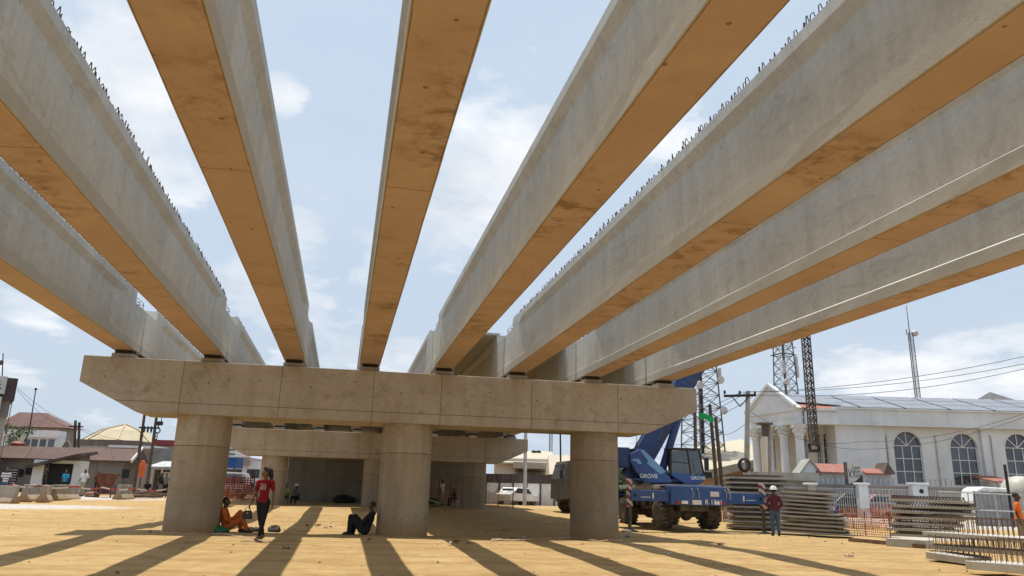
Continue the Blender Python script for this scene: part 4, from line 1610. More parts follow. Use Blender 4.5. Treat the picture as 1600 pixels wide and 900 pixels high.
def arched_window(parent, wa, wb, sill, spring, y, cols=3, rows=3, fw_=.052, trim=True):
    ar = arch_pts(wa, wb, spring)
    pane = MB().prism([(wa, sill)] + ar + [(wb, sill)], y, y + .03)
    w_ = pane.build('window', m_pane, parent)
    f_ = MB()
    yy = y - .035
    c, r = (wa + wb) / 2, (wb - wa) / 2
    for i in range(cols + 1):
        x = wa + (wb - wa) * i / cols
        x = min(max(x, wa + fw_ / 2), wb - fw_ / 2)
        f_.box((x, yy, (sill + spring) / 2), (fw_, .06, spring - sill))
    for i in range(rows + 1):
        z = sill + (spring - sill) * i / rows
        f_.box((c, yy - .004, z + (fw_ / 2 if i == 0 else 0)), (wb - wa, .06, fw_))
    for an in ((90,) if cols < 3 else (45, 90, 135)):
        a_ = R_(an)
        f_.bar((c, yy, spring), (c + (r - .02) * math.cos(a_), yy, spring + (r - .02) * math.sin(a_)), fw_, .05, (0, 1, 0))
    f_.build('frame', m_frame, w_)
    if trim:
        tr = MB()
        o_ = [(c + (x - c) * 1.0, z) for x, z in ar]
        for (x0, z0), (x1, z1) in zip(o_[:-1], o_[1:]):
            k = 1 + .07 / r
            tr.add([(c + (x0 - c), y - .26, spring + (z0 - spring)), (c + (x1 - c), y - .26, spring + (z1 - spring)), (c + (x1 - c) * k, y - .26, spring + (z1 - spring) * k), (c + (x0 - c) * k, y - .26, spring + (z0 - spring) * k),
                    (c + (x0 - c), y - .2, spring + (z0 - spring)), (c + (x1 - c), y - .2, spring + (z1 - spring)), (c + (x1 - c) * k, y - .2, spring + (z1 - spring) * k), (c + (x0 - c) * k, y - .2, spring + (z0 - spring) * k)],
                   [(0, 1, 2, 3), (4, 7, 6, 5), (0, 4, 5, 1), (3, 2, 6, 7)])
        tr.build('sill', m_frame, w_)
    return w_


wb_, KB, PB = ROOT('columned_building', 'white two storey building with arched windows, columned portico and solar panels on its roof', 'building', 1305, 780, 58)
def X(px, py=700, f=58): return KB(px, py, f).x
def Z(px, py, f=58): return KB(px, py, f).z
z_par_t, z_par_b = Z(1310, 637), Z(1310, 663)
xr = X(1700)
wall = MB()
wall.span((X(1307), 0, -.3), (X(1384), 8, z_par_b))
s1, s2 = Z(1420, 696), Z(1510, 699)
sill = Z(1420, 757)
arched_wall(wall, X(1384) + .003, X(1464), -.3, z_par_b, X(1400), X(1443.5), sill, s1, .30, .62)
arched_wall(wall, X(1464), X(1536), -.3, z_par_b, X(1488.5), X(1531), sill, s2, .30, .62)
arched_wall(wall, X(1536) + .003, xr, -.3, z_par_b, X(1570.5), X(1613.5), sill, Z(1590, 700), 0, .62)
wall.span((X(1384), .66, -.3), (xr, 8, z_par_b - .1))
wall.build('wall', pl_white, wb_)
arched_window(wb_, X(1400), X(1443.5), sill, s1, .52)
arched_window(wb_, X(1488.5), X(1531), sill, s2, .52)
arched_window(wb_, X(1570.5), X(1613.5), sill, Z(1590, 700), .22)
pp_ = MB()
pp_.span((X(1305), -.30, z_par_b), (xr, 8.3, z_par_t - .12))
pp_.span((X(1305) - .05, -.42, z_par_t - .12), (xr, 8.3, z_par_t))
pp_.span((X(1305) - .03, -.38, z_par_b - .05), (xr, .2, z_par_b + .08))
pp_.build('parapet', pl_white, wb_)
for px in (1389, 1466, 1549):
    dp = MB().tube([(X(px), .22 if px < 1530 else -.08, .2), (X(px), .22 if px < 1530 else -.08, Z(px, 680))], .05, 8)
    dp.build('downpipe', m_lgrey, wb_)
# portico
def RF(r, f, z=0.0):
    p = cw(r, f)
    inv = (Matrix.Translation(PB) @ Matrix.Rotation(-YAW, 4, 'Z')).inverted()
    q_ = inv @ Vector((p.x, p.y, 0))
    return Vector((q_.x, q_.y, z))
N_, F_ = RF(21.45, 57.0), RF(19.75, 62.3)
ld = (F_ - N_).normalized()
pn = Vector((ld.y, -ld.x, 0))           # to the right of the colonnade
if pn.x < 0: pn = -pn
ze_b, ze_t = Z(1243, 662, 57), Z(1243, 637, 57)
def slab(mb, a, b, w, z0, z1):
    "upright slab between two plan points, w to the right"
    q_ = [a, b, b + pn * w, a + pn * w]
    mb.add([(v.x, v.y, z0) for v in q_] + [(v.x, v.y, z1) for v in q_], [(0, 3, 2, 1), (4, 5, 6, 7), (0, 1, 5, 4), (1, 2, 6, 5), (2, 3, 7, 6), (3, 0, 4, 7)])
en = MB()
slab(en, N_, F_, .7, ze_b, ze_t - .2)
slab(en, N_ - ld * .1 - pn * .12, F_ + ld * .2 - pn * .12, .9, ze_t - .2, ze_t)
slab(en, N_ - ld * .05 - pn * .06, F_ + ld * .1 - pn * .06, .8, ze_b + .45, ze_b + .55)
en.span((N_.x + .75, N_.y + .02, ze_b + .02), (X(1305) + .02, N_.y + .6, ze_t - .22))
en.span((N_.x + .85, N_.y - .12, ze_t - .2), (X(1305) + .0, N_.y + .6, ze_t - .02))
en.span((N_.x + .75, N_.y + .6, ze_b + .3), (X(1305), N_.y + 5.0, ze_b + .5))
en.build('entablature', pl_white, wb_)
ap = (N_ + F_) / 2
za = Z(1202, 602, 59.5)
pd = MB()
a_, b_ = N_ - ld * .35 - pn * .1, F_ + ld * .35 - pn * .1
pd.add([(a_.x, a_.y, ze_t), (b_.x, b_.y, ze_t), (ap.x - pn.x * .1, ap.y - pn.y * .1, za), (a_.x + pn.x * .5, a_.y + pn.y * .5, ze_t), (b_.x + pn.x * .5, b_.y + pn.y * .5, ze_t), (ap.x + pn.x * .4, ap.y + pn.y * .4, za)],
       [(0, 1, 2), (5, 4, 3), (0, 3, 4, 1), (1, 4, 5, 2), (2, 5, 3, 0)])
for e in (a_, b_):
    pd.bar((e.x - pn.x * .12, e.y - pn.y * .12, ze_t + .08), (ap.x - pn.x * .12, ap.y - pn.y * .12, za + .06), .22, .22)
    pd.bar((e.x * .8 + ap.x * .2 - pn.x * .1, e.y * .8 + ap.y * .2 - pn.y * .1, ze_t + .28), (ap.x - pn.x * .1, ap.y - pn.y * .1, za - .32), .1, .1)
pd.build('pediment', pl_white, wb_)
gr = MB()
back = 7.5
A1, A2, A3 = a_ + pn * .5, b_ + pn * .5, ap + pn * .4
zpk = za
za = ze_t + (za - ze_t) * .62
back = 4.6
gr.add([(A1.x, A1.y, ze_t + .02), (A3.x, A3.y, za - .02), (A3.x + pn.x * back, A3.y + pn.y * back, za - .02), (A1.x + pn.x * back, A1.y + pn.y * back, ze_t + .02),
        (A2.x, A2.y, ze_t + .02), (A2.x + pn.x * back, A2.y + pn.y * back, ze_t + .02)], [(0, 3, 2, 1), (4, 1, 2, 5)])
gro = gr.build('roof', roof_red, wb_)
gro.modifiers.new('thickness', 'SOLIDIFY').thickness = .08
m_sol = M('solar_cells', (0.25, 0.26, 0.285), .34, .1, 1.2, 0.2, bump=0)
for k in range(2):
    u0, u1, v0, v1 = .15 + 2.2 * k, 2.25 + 2.2 * k, .30, .96
    def SP(u, v):
        q_ = (A1 + pn * u).lerp(A3 + pn * u, v)
        return (q_.x, q_.y, ze_t + .02 + (za - .04 - ze_t) * v + .12)
    o = MB().add([SP(u0, v0), SP(u1, v0), SP(u1, v1), SP(u0, v1)], [(0, 1, 2, 3)]).build('solar_panel', m_sol, wb_)
    o.modifiers.new('thickness', 'SOLIDIFY').thickness = .05
for i, px in enumerate((1250, 1227, 1204, 1183)):
    t_ = (0.02, .34, .66, .97)[i]
    c_ = N_.lerp(F_, t_) + pn * .33
    co_ = MB().lathe((0, 0, 0), [(.42, -.3), (.42, .25), (.36, .3), (.33, .5), (.30, ze_b - .95), (.33, ze_b - .92)], 20)
    cb_ = co_.build('column', pl_white, wb_, smooth=True, loc=(c_.x, c_.y, 0))
    cp_ = MB().lathe((0, 0, 0), [(.30, ze_b - .92), (.36, ze_b - .8), (.34, ze_b - .6), (.42, ze_b - .5), (.40, ze_b - .35), (.55, ze_b - .12), (.58, ze_b - .01)], 20)
    for k in range(8):
        an = 2 * math.pi * k / 8
        cp_.ball((.42 * math.cos(an), .42 * math.sin(an), ze_b - .52), (.09, .09, .14), 6, 5)
        cp_.ball((.52 * math.cos(an + .39), .52 * math.sin(an + .39), ze_b - .22), (.1, .1, .1), 6, 5)
    cp_.build('capital', pl_white, cb_, smooth=True)
bw = MB()
Bn, Bf = RF(22.6, 59.6), RF(21.1, 64.5)
slab(bw, Bn, Bf, .3, -.3, ze_b + .6)
xa_, xb_ = Bn.x + .31, X(1306)
wn = [(1255, 1263), (1277.5, 1285), (1288.5, 1300)]
edges = [xa_] + [(X(a2, 700, 59.5) + X(b2, 700, 59.5)) / 2 for a2, b2 in ((1263, 1277.5), (1285, 1288.5))] + [xb_]
zsp = [Z(1258, 684, 59.5), Z(1281, 682, 59.5), Z(1294, 683, 59.5)]
yb_ = 59.6 - 58
for k, (a2, b2) in enumerate(wn):
    arched_wall(bw, max(edges[k], xa_), edges[k + 1], -.3, ze_b + .5, max(X(a2, 700, 59.5), xa_ + .05), X(b2, 700, 59.5), Z(1290, 733, 59.5), zsp[k], yb_, yb_ + .3)
    arched_window(wb_, max(X(a2, 700, 59.5), xa_ + .05), X(b2, 700, 59.5), Z(1290, 733, 59.5), zsp[k], yb_ + .22, 2, 3, .05, False)
bw.build('portico_wall', pl_cream, wb_)
for t_ in (.25, .6):
    c_ = Bn.lerp(Bf, t_) - pn * .03
    d_ = Bn.lerp(Bf, t_ + .16) - pn * .03
    m_ = MB(); slab(m_, c_, d_, .02, Z(1290, 733, 59.5), zsp[1] + .3)
    m_.build('window', m_pane, wb_)
# roof with solar panels
rise = R_(16)
rf_ = MB()
y0_, y1_ = .4, 6.6
zr0, zr1 = z_par_t - .05, z_par_t - .05 + (y1_ - y0_) * math.tan(rise)
rf_.add([(X(1300), y0_, zr0), (xr, y0_, zr0), (xr, y1_, zr1), (X(1300) - 1.0, y1_, zr1), (X(1300), y1_ + 5.5, zr0), (xr, y1_ + 5.5, zr0)], [(0, 1, 2, 3), (3, 2, 5, 4), (0, 3, 4)])
rf_.build('roof', roof_red, wb_)
m_gap = M('dark_gap', (0.03, 0.03, 0.035), .7)
pw = 1.62
sm = None
k = 0
x = X(1300) - .6
while x < xr:
    for row in range(3):
        cy_ = y0_ + .35 + row * 1.95 + .95
        if sm is None:
            m_ = MB().box((0, 0, 0), (pw, 1.9, .05)); m_.mi = 0
            for i in range(1, 6): m_.box((-pw / 2 + pw * i / 6, 0, .026), (.012, 1.86, .004))
            sm = m_.mesh('solar_panel', [m_sol])
        o = bpy.data.objects.new('solar_panel', sm)
        link(o, wb_)
        o.rotation_euler = (rise, 0, 0)
        o.location = (x + pw / 2, cy_, zr0 + (cy_ - y0_) * math.tan(rise) + .12)
    k += 1
    x += pw + (.03 if k % 2 else .22)

# building corner far right behind
t_, K2, p2 = ROOT('gabled_house', 'house with a grey pyramid roof rising behind the solar panels', 'house', 1590, 790, 82)
a_, b_, c_ = K2(1545, 640, 82), K2(1635, 640, 82), K2(1583, 612, 82)
MB().span((a_.x + .4, 0, -.3), (b_.x - .4, 8, a_.z)).build('wall', pl_grey, t_)
MB().add([(a_.x, -.4, a_.z), (b_.x, -.4, a_.z), (b_.x, 8.4, a_.z), (a_.x, 8.4, a_.z), (c_.x, 4, c_.z + .5)], [(0, 1, 4), (1, 2, 4), (2, 3, 4), (3, 0, 4), (3, 2, 1, 0)]).build('roof', tiles('slate_grey_roof', (.13, .13, .13), 2), t_)

# gatehouse with red tiles
t_, K2, p2 = ROOT('gatehouse', 'low white gatehouse with a red tiled roof in front of the columned building', 'gatehouse', 1320, 790, 53.2)
a_, b_ = K2(1250, 738, 53.2), K2(1392, 744, 53.2)
MB().span((a_.x, 0, -.3), (b_.x, 1.1, a_.z)).build('wall', pl_white, t_)
g_ = MB()
za_ = K2(1262, 717, 53.2).z
x0_, x1_ = K2(1246, 738, 53.2).x, K2(1282, 738, 53.2).x
g_.prism([(x0_ + .15, a_.z - .02), (x1_ - .15, a_.z - .02), ((x0_ + x1_) / 2, za_ - .1)], -.25, 1.1)
g_.build('gable', pl_white, t_)
rr = MB()
for (xa, xb, ztop) in ((x0_, x1_, za_),):
    c = (xa + xb) / 2
    for s_, e in ((-1, xa), (1, xb)):
        rr.bar((e, -.3, a_.z - .05), (c, -.3, ztop), .1, .12); rr.bar((e, -.3, a_.z - .05), (c, -.3, ztop), .1, .12)
        break
r1 = MB()
c = (x0_ + x1_) / 2
for e in (x0_, x1_):
    r1.add([(e, -.4, a_.z - .05), (c, -.4, za_), (c, 1.2, za_), (e, 1.2, a_.z - .05), (e, -.4, a_.z - .17), (c, -.4, za_ - .12), (c, 1.2, za_ - .12), (e, 1.2, a_.z - .17)], [(0, 1, 2, 3), (7, 6, 5, 4), (0, 4, 5, 1), (1, 5, 6, 2), (2, 6, 7, 3), (3, 7, 4, 0)])
r1.build('gable_roof', pl_grey, t_)
zt_ = K2(1300, 724, 53.2).z
r2_ = MB()
for (xa, xb, zt2) in ((x1_ - .4, K2(1323, 735, 53.2).x, zt_), (K2(1349, 740, 53.2).x, K2(1386, 742, 53.2).x, zt_ - .25)):
    r2_.prism([(-.4, a_.z - .02), (-.4, a_.z + .06), (.6, zt2), (1.3, a_.z + .06), (1.3, a_.z - .02)], xa, xb, 'yz')
r2_.build('tile_roof', roof_red, t_)
x2, x3 = K2(1377, 742, 53.2).x, K2(1395, 742, 53.2).x
r3 = MB().prism([(x2, a_.z + .02), (x3, a_.z + .02), (x2 + (x3 - x2) * .38, a_.z + .8)], -.45, 1.2)
r3.build('gable_roof', M('dark_wood', (.12, .09, .075), .8, .3), t_)

# sign board
t_, K2, p2 = ROOT('sign_board', 'tall pale sign board with dark lettering above the yard wall', 'sign', 1335, 790, 50.6)
a_, b_ = K2(1323, 722, 50.6), K2(1349, 758, 50.6)
m_sign = M('sign_face', (0.47, 0.48, 0.45), .5, .06, 2, bump=0)
m_ink = M('sign_ink', (0.035, 0.03, 0.035), .6, .1, 3, bump=0)
sb = MB().span((a_.x, 0, b_.z), (b_.x, .16, a_.z)).build('panel', m_sign, t_)
MB().span((a_.x - .16, -.02, b_.z), (a_.x - .003, .18, a_.z)).build('edge_strip', m_grime, t_)
pts = [(a_.x, b_.z), (b_.x, b_.z), (b_.x, b_.z + .62)] + [(b_.x - (b_.x - a_.x) * u, b_.z + .62 * (1 - u) ** 1.6 + .04) for u in (.2, .4, .6, .8, 1)]
MB().prism(pts, -.012, -.002).build('swoosh', m_ink, sb)
cx_ = (a_.x + b_.x) / 2
hgt = a_.z - b_.z
for k, (tx, sz, dx, dz) in enumerate((('Law', .36, .10, .23), ('Union', .36, -.04, .40), ('& Rock', .34, .04, .57))):
    text_mesh('lettering', tx, sz, m_ink, sb, (cx_ + dx, -.004, a_.z - hgt * dz - .0), sx=.9)
MB().span((cx_ - .38, -.008, a_.z - hgt * .69), (cx_ + .38, -.002, a_.z - hgt * .675)).build('rule', m_ink, sb)
MB().span((cx_ - .1, .02, -.3), (cx_ + .1, .14, b_.z)).build('post', m_grime, t_)

# yard wall with barbed wire
t_, K2, p2 = ROOT('yard_wall', 'long grey yard wall topped with barbed wire coils in front of the white building', 'wall', 1380, 795, 52.4)
a_, b_ = K2(1236, 757, 52.4), K2(1640, 760, 52.4)
zt_ = a_.z
w_ = MB()
w_.span((K2(1140, 757, 52.4).x, 0, -.4), (b_.x, .22, zt_))
w_.span((K2(1140, 757, 52.4).x - .05, -.05, zt_), (b_.x, .27, zt_ + .1))
w_.build('masonry', pl_grey, t_)
co = MB()
r2 = random.Random(6)
pts = []
xx = a_.x
an = 0
while xx < b_.x:
    pts.append((xx, .1 + .24 * math.cos(an), zt_ + .36 + .24 * math.sin(an) + r2.uniform(-.03, .03)))
    an += .8; xx += .045
co.tube(pts, .010, 3)
for k in range(int((b_.x - a_.x) / 1.5)): co.tube([(a_.x + 1.5 * k, .1, zt_ + .05), (a_.x + 1.5 * k, .1, zt_ + .7)], .016, 4)
co.build('barbed_wire', m_grime, t_)
w2 = MB()
a2, b2 = K2(1164, 737, 51), K2(1275, 753, 51)
t2, K3, p3 = ROOT('canopy_wall', 'heavy weathered concrete ledge standing before the portico columns', 'wall', 1220, 795, 51)
a2, b2 = K3(1164, 737, 51), K3(1276, 752, 51)
w2.span((a2.x, -.5, b2.z), (b2.x, .4, a2.z)); w2.span((a2.x + .3, -.2, -.4), (b2.x - .2, .2, b2.z))
w2.build('ledge', pl_grey, t2)

# railing fence, pillars, gate
def grid_panel(mb, xa, xb, z0, z1, nx_, nz_, r=.016):
    for i in range(nx_ + 1):
        x = xa + (xb - xa) * i / nx_
        mb.bar((x, 0, z0), (x, 0, z1), r * 2)
    for i in range(nz_ + 1):
        z = z0 + (z1 - z0) * i / nz_
        mb.bar((xa, .022, z), (xb, .022, z), r * 2.2)
t_, K2, p2 = ROOT('railing_fence', 'pale metal railing fence between white capped pillars along the yard', 'fence', 1345, 800, 49.8)
zt_ = K2(1300, 763, 49.8).z
m_rail = M('pale_rail', (0.40, 0.41, 0.41), .5, .2, 6)
for a2, b2, nx_ in ((1165, 1262, 26), (1271, 1340, 20)):
    m_ = MB(); grid_panel(m_, K2(a2, 763, 49.8).x, K2(b2, 763, 49.8).x, .25, zt_, nx_, 3); m_.build('railing', m_rail, t_)
for px, hw in ((1266, .26), (1346, .30), (1434, .48)):
    c_ = K2(px, 757, 49.8)
    m_ = MB().span((c_.x - hw, -.25, -.4), (c_.x + hw, .25, c_.z - .05)); pil = m_.build('pillar', pl_white if px > 1300 else pl_grey, t_, bevel=.02)
    m_ = MB().span((c_.x - hw - .1, -.35, c_.z - .05), (c_.x + hw + .1, .35, c_.z + .10)); m_.build('cap', pl_white, pil, bevel=.04)
    if px == 1434:
        m_ = MB().lathe((c_.x + .05, -.256, c_.z - .42), [(.14, -.02), (.14, 0), (.0, 0)], 18, 'y'); m_.build('badge', m_black, pil)
m_ = MB(); grid_panel(m_, K2(1446, 766, 49.8).x, K2(1468, 766, 49.8).x, .25, zt_, 6, 3); m_.build('railing', m_rail, t_)
m_ = MB().span((K2(1468, 763, 49.8).x, 0, .3), (K2(1503, 763, 49.8).x, .2, zt_ - .15)); m_.build('low_wall', pl_grey, t_)
t_, K2, p2 = ROOT('yard_gate', 'double gate of pale steel grid between two white capped pillars', 'gate', 1390, 800, 49.6)
for a2, b2 in ((1353, 1388), (1389, 1423)):
    m_ = MB(); grid_panel(m_, K2(a2, 763, 49.6).x, K2(b2, 763, 49.6).x, .12, zt_ + .02, 7, 4, .022); m_.build('gate_leaf', m_rail, t_)
# sheet steel hoarding on the right, rail in front
t_, K2, p2 = ROOT('sheet_hoarding', 'dark grey sheet steel hoarding near the right edge of the yard', 'hoarding', 1556, 810, 44)
a2, b2 = K2(1523, 768, 44), K2(1585, 770, 44)
MB().span((a2.x, 0, -.2), (b2.x, .06, a2.z)).build('sheet', sheet_grey, t_)
m_ = MB()
for x in np.linspace(a2.x, b2.x, 4): m_.span((x - .04, .06, -.2), (x + .04, .14, a2.z + .02))
m_.build('post', m_grime, t_)
t_, K2, p2 = ROOT('guard_rail', 'thin tubular guard rail running in front of the dark hoarding', 'railing', 1560, 815, 41)
m_ = MB()
a2, b2 = K2(1466, 768, 41), K2(1640, 772, 41)
for z in (a2.z, a2.z - .85): m_.tube([(a2.x, 0, z), (b2.x, 0, z - .1)], .03, 8)
for x in np.linspace(a2.x + .1, b2.x, 5): m_.tube([(x, 0, -.1), (x, 0, a2.z)], .03, 8)
m_.build('rail', m_rail, t_)

# vehicles in the yard
def rounded(mb, pts, y0, y1): mb.prism(pts, y0, y1)
t_, K2, p2 = ROOT('parked_van', 'white van parked behind the pillar and the dark hoarding', 'van', 1528, 800, 46.5)
a2, b2 = K2(1524, 760, 46.5), K2(1586, 800, 46.5)
m_ = MB().prism([(a2.x, .35), (b2.x, .35), (b2.x, 1.2), (b2.x - .05, a2.z - .3), (b2.x - .25, a2.z - .06), (a2.x + .5, a2.z), (a2.x + .12, a2.z - .18), (a2.x - .05, 1.3)], 0, 1.7)
vb = m_.build('body', white_p, t_, bevel=.08)
m_ = MB().prism([(a2.x + .15, 1.25), (a2.x + .75, 1.25), (a2.x + .75, a2.z - .28), (a2.x + .28, a2.z - .28)], -.012, -.002); m_.build('window', m_pane, vb)
m_ = MB().prism([(a2.x + .95, 1.25), (b2.x - .2, 1.25), (b2.x - .3, a2.z - .28), (a2.x + .95, a2.z - .28)], -.012, -.002); m_.build('window', m_pane, vb)
for x in (a2.x + .5, b2.x - .5): MB().lathe((x, .1, .33), [(.33, -.1), (.33, .1)], 20, 'y').build('wheel', m_tyre, t_)
MB().span((a2.x - .25, -.1, 1.25), (a2.x - .05, .05, 1.5)).build('mirror', white_p, t_, bevel=.03)


def small_car(label, px, py, f, paintm, rz=0.0, L_=4.2):
    t_, K2, p2 = ROOT('parked_car', label, 'car', px, py, f, rz)
    h = L_ / 2
    body = MB().prism([(-h, .32), (h, .32), (h, .75), (h - .15, .85), (h - 1.0, .92), (h - 1.6, 1.42), (-h + 1.0, 1.46), (-h + .35, .98), (-h, .9)], -.82, .82).build('body', paintm, t_, bevel=.07)
    for y in (-.835, .825):
        MB().prism([(h - 1.15, .95), (h - 1.65, 1.36), (-h + 1.05, 1.40), (-h + .55, 1.0)], y, y + .01).build('window', m_pane, body)
    MB().prism([(-.6, 1.0), (.6, 1.0), (.55, 1.36), (-.55, 1.36)], -h + .62, -h + .64, 'yz').build('window', m_pane, body)
    for x in (-h + .75, h - .8):
        for y in (-.80, .66):
            MB().lathe((x, y, .32), [(.32, 0), (.32, .16)], 18, 'y').build('wheel', m_tyre, t_)
    return t_


small_car('dark grey car parked behind the railings left of the gate', 1335, 806, 51.3, M('dark_car', (.05, .052, .06), .3, .1, 3, bump=0), .2)
small_car('small red and white car parked behind the yard gate', 1385, 806, 51.4, M('pale_car', (.4, .2, .19), .3, .3, 3, bump=0), .1)
small_car('white car parked far off against the ribbed white fence', 1 and 809, 775, 68, white_p, .9)

# odds right edge
t_, K2, p2 = ROOT('water_tank', 'rounded cream plastic water tank at the right edge of the yard', 'tank', 1600, 800, 47)
r_ = K2(1625, 780, 47).x
MB().lathe((0, 0, 0), [(r_, -.1), (r_, K2(1600, 770, 47).z), (r_ * .92, K2(1600, 757, 47).z), (r_ * .6, K2(1600, 747, 47).z), (.2, K2(1600, 744, 47).z)], 28).build('tank_shell', M('cream_plastic', (.40, .385, .32), .5, .2), t_, smooth=True)
t_, K2, p2 = ROOT('lamp_post', 'dark square post in front of the cream tank', 'post', 1582, 812, 43)
MB().span((-.055, -.055, -.2), (.055, .055, K2(1577, 726, 43).z)).build('post', m_black, t_)
t_, K2, p2 = ROOT('tile_awning', 'small red tiled awning on the front of the white building', 'awning', 1558, 795, 56)
a2, b2 = K2(1541, 744, 56), K2(1580, 755, 56)
MB().prism([(-.9, b2.z), (-.9, b2.z + .08), (1.9, a2.z + .1), (1.9, a2.z)], a2.x, b2.x, 'yz').build('tiles', roof_red, t_)
m_ = MB()
for x in (a2.x + .15, b2.x - .15): m_.span((x - .06, -.7, -.3), (x + .06, -.58, b2.z + .03))
m_.build('post', pl_white, t_)

# ------------------------------------------------------------------ stacks of precast slabs
m_plank = concrete('dusty_slab', (0.36, 0.34, 0.30), (0.27, 0.235, 0.19), (), (), 0.0, 0.5, stain=(0.16, 0.12, 0.08), stain_amt=0.8)
def plank(label, pl, pr, f0, f1, thick, width, lat_h, group, name='precast_plank'):
    "slab whose top front edge runs from pixel pl at depth f0 to pr at depth f1; lattice girders on top"
    a_, b_ = A(pl[0], pl[1], f0), A(pr[0], pr[1], f1)
    c_ = (a_ + b_) / 2
    d_ = b_ - a_
    ln = math.hypot(d_.x, d_.y)
    t_ = thing(name, label, 'slab', (c_.x, c_.y, c_.z), math.atan2(d_.y, d_.x), group)
    t_.rotation_euler.y = -math.atan2(d_.z, ln)
    t_.rotation_euler.z += r2.uniform(-.022, .022)
    t_.location += Vector((r2.uniform(-.1, .1), r2.uniform(-.08, .08), 0))
    MB().span((-ln / 2, 0, -thick), (ln / 2, width, 0)).build('slab', m_plank, t_, bevel=.008)
    la = MB()
    n_ = max(4, int(ln / .105))
    for y in (.12, .12 + (width - .24) / 2, width - .12):
        la.bar((-ln / 2 + .1, y, lat_h), (ln / 2 - .1, y, lat_h), .016)
        for k in range(n_):
            x0_, x1_ = -ln / 2 + .1 + (ln - .2) * k / n_, -ln / 2 + .1 + (ln - .2) * (k + 1) / n_
            xm = (x0_ + x1_) / 2
            la.bar((x0_, y - .04, -.01), (xm, y, lat_h), .016); la.bar((xm, y, lat_h), (x1_, y - .04, -.01), .016)
    la.build('lattice_bars', m_rebar, t_)
    return t_


NTH = ['lowest', 'second from the bottom', 'third from the bottom', 'fourth from the bottom', 'fifth from the bottom', 'sixth from the bottom', 'seventh from the bottom', 'eighth from the bottom', 'ninth from the bottom', 'tenth from the bottom', 'eleventh from the bottom', 'topmost']
def nth(k, n): return 'topmost' if k == n - 1 else NTH[k]
r2 = random.Random(9)
ya_ = np.linspace(828, 745, 12)
for k in range(12):
    plank('grey precast slab, %s in the stack behind the outrigger beam' % nth(k, 12), ((1146 if k < 7 else 1141) + r2.uniform(-2, 2), ya_[k]), (1230, ya_[k] + 2.2), 34.5, 34.5, .075, 1.3, .11, 'precast slabs behind the outrigger')
re_ = [1333, 1322, 1320, 1320, 1318, 1304, 1296, 1291, 1294, 1290, 1292]
yb2 = np.linspace(829, 768, 11)
for k in range(11):
    plank('grey precast slab, %s in the stack beside the hard hat worker' % nth(k, 11), (1216 + r2.uniform(-3, 3), yb2[k] - 1), (re_[k], yb2[k] + 6 - .28 * k), 31.8, 30.6, .07, 1.3, .085, 'precast slabs beside the worker')
rb_ = [1446, 1470, 1490, 1500, 1527, 1527, 1520]
yc_ = np.linspace(833, 779, 7)
for k in range(7):
    plank('grey precast slab, %s in the stack before the yard gate' % nth(k, 7), (1391 + r2.uniform(-2, 2), yc_[k]), (max(rb_[k], 1500), yc_[k] + 5), 27.6, 26.4, .09, 1.25, .12, 'precast slabs before the yard gate')
a_, b_ = A(1383, 839, 25.6), A(1447, 846, 24.6)
c_ = (a_ + b_) / 2; d_ = b_ - a_
bl = MB().span((-d_.length / 2, 0, -.42), (d_.length / 2, .5, 0)).build('concrete_block', m_slab, bevel=.015, loc=c_, rot=(0, 0, math.atan2(d_.y, d_.x)))
tag(bl, 'long plain concrete block lying at the near foot of the slab stacks', 'concrete block')
for k, (pa_, pb_, f0, f1) in enumerate(((1330, 1385, 28.5, 27.6), (1390, 1446, 24.8, 24.2), (1462, 1507, 19.0, 18.2))):
    q0, q1 = G(pa_, 846 + 6 * k + (8 if k == 2 else 0)), G(pb_, 851 + 6 * k + (10 if k == 2 else 0))
    c_ = (q0 + q1) / 2; d_ = q1 - q0
    bl = MB().span((-d_.length / 2, -.12, -.06), (d_.length / 2, .12, .12)).build('timber_bearer', M('weathered_timber', (.16, .10, .06), .9, .4, 4), loc=c_, rot=(0, 0, math.atan2(d_.y, d_.x)))
    tag(bl, ('flat timber on the ground left of the long concrete block', 'flat timber under the front of the long concrete block', 'flat timber under the rebar panels at the right')[k], 'timber')


m_bar = M('dusty_rebar', (0.21, 0.135, 0.095), 0.85, 0.35, 8, 0.3)
def rebar_panel(label, pl, pr, f0, f1, thick, width, bar_h, group):
    a_, b_ = A(pl[0], pl[1], f0), A(pr[0], pr[1], f1)
    c_ = (a_ + b_) / 2; d_ = b_ - a_
    ln = math.hypot(d_.x, d_.y)
    t_ = thing('rebar_panel', label, 'slab', (c_.x, c_.y, c_.z), math.atan2(d_.y, d_.x), group)
    t_.rotation_euler.y = -math.atan2(d_.z, ln)
    MB().span((-ln / 2, 0, -thick), (ln / 2, width, 0)).build('slab', m_slab, t_, bevel=.01)
    ba = MB()
    n_ = int(ln / .13)
    for y in (.06, width * .35, width * .68, width - .06):
        for k in range(n_):
            x = -ln / 2 + .08 + (ln - .16) * k / (n_ - 1)
            j = r2.uniform(-.02, .02)
            ba.tube([(x, y, -.02), (x + j, y + r2.uniform(-.01, .01), bar_h)], .009, 4)
    for y in (.06, width - .06):
        ba.bar((-ln / 2 + .05, y, bar_h * .93), (ln / 2 - .05, y, bar_h * .93), .016)
    o = ba.build('starter_bars', m_bar, t_)
    o['kind'] = 'stuff'


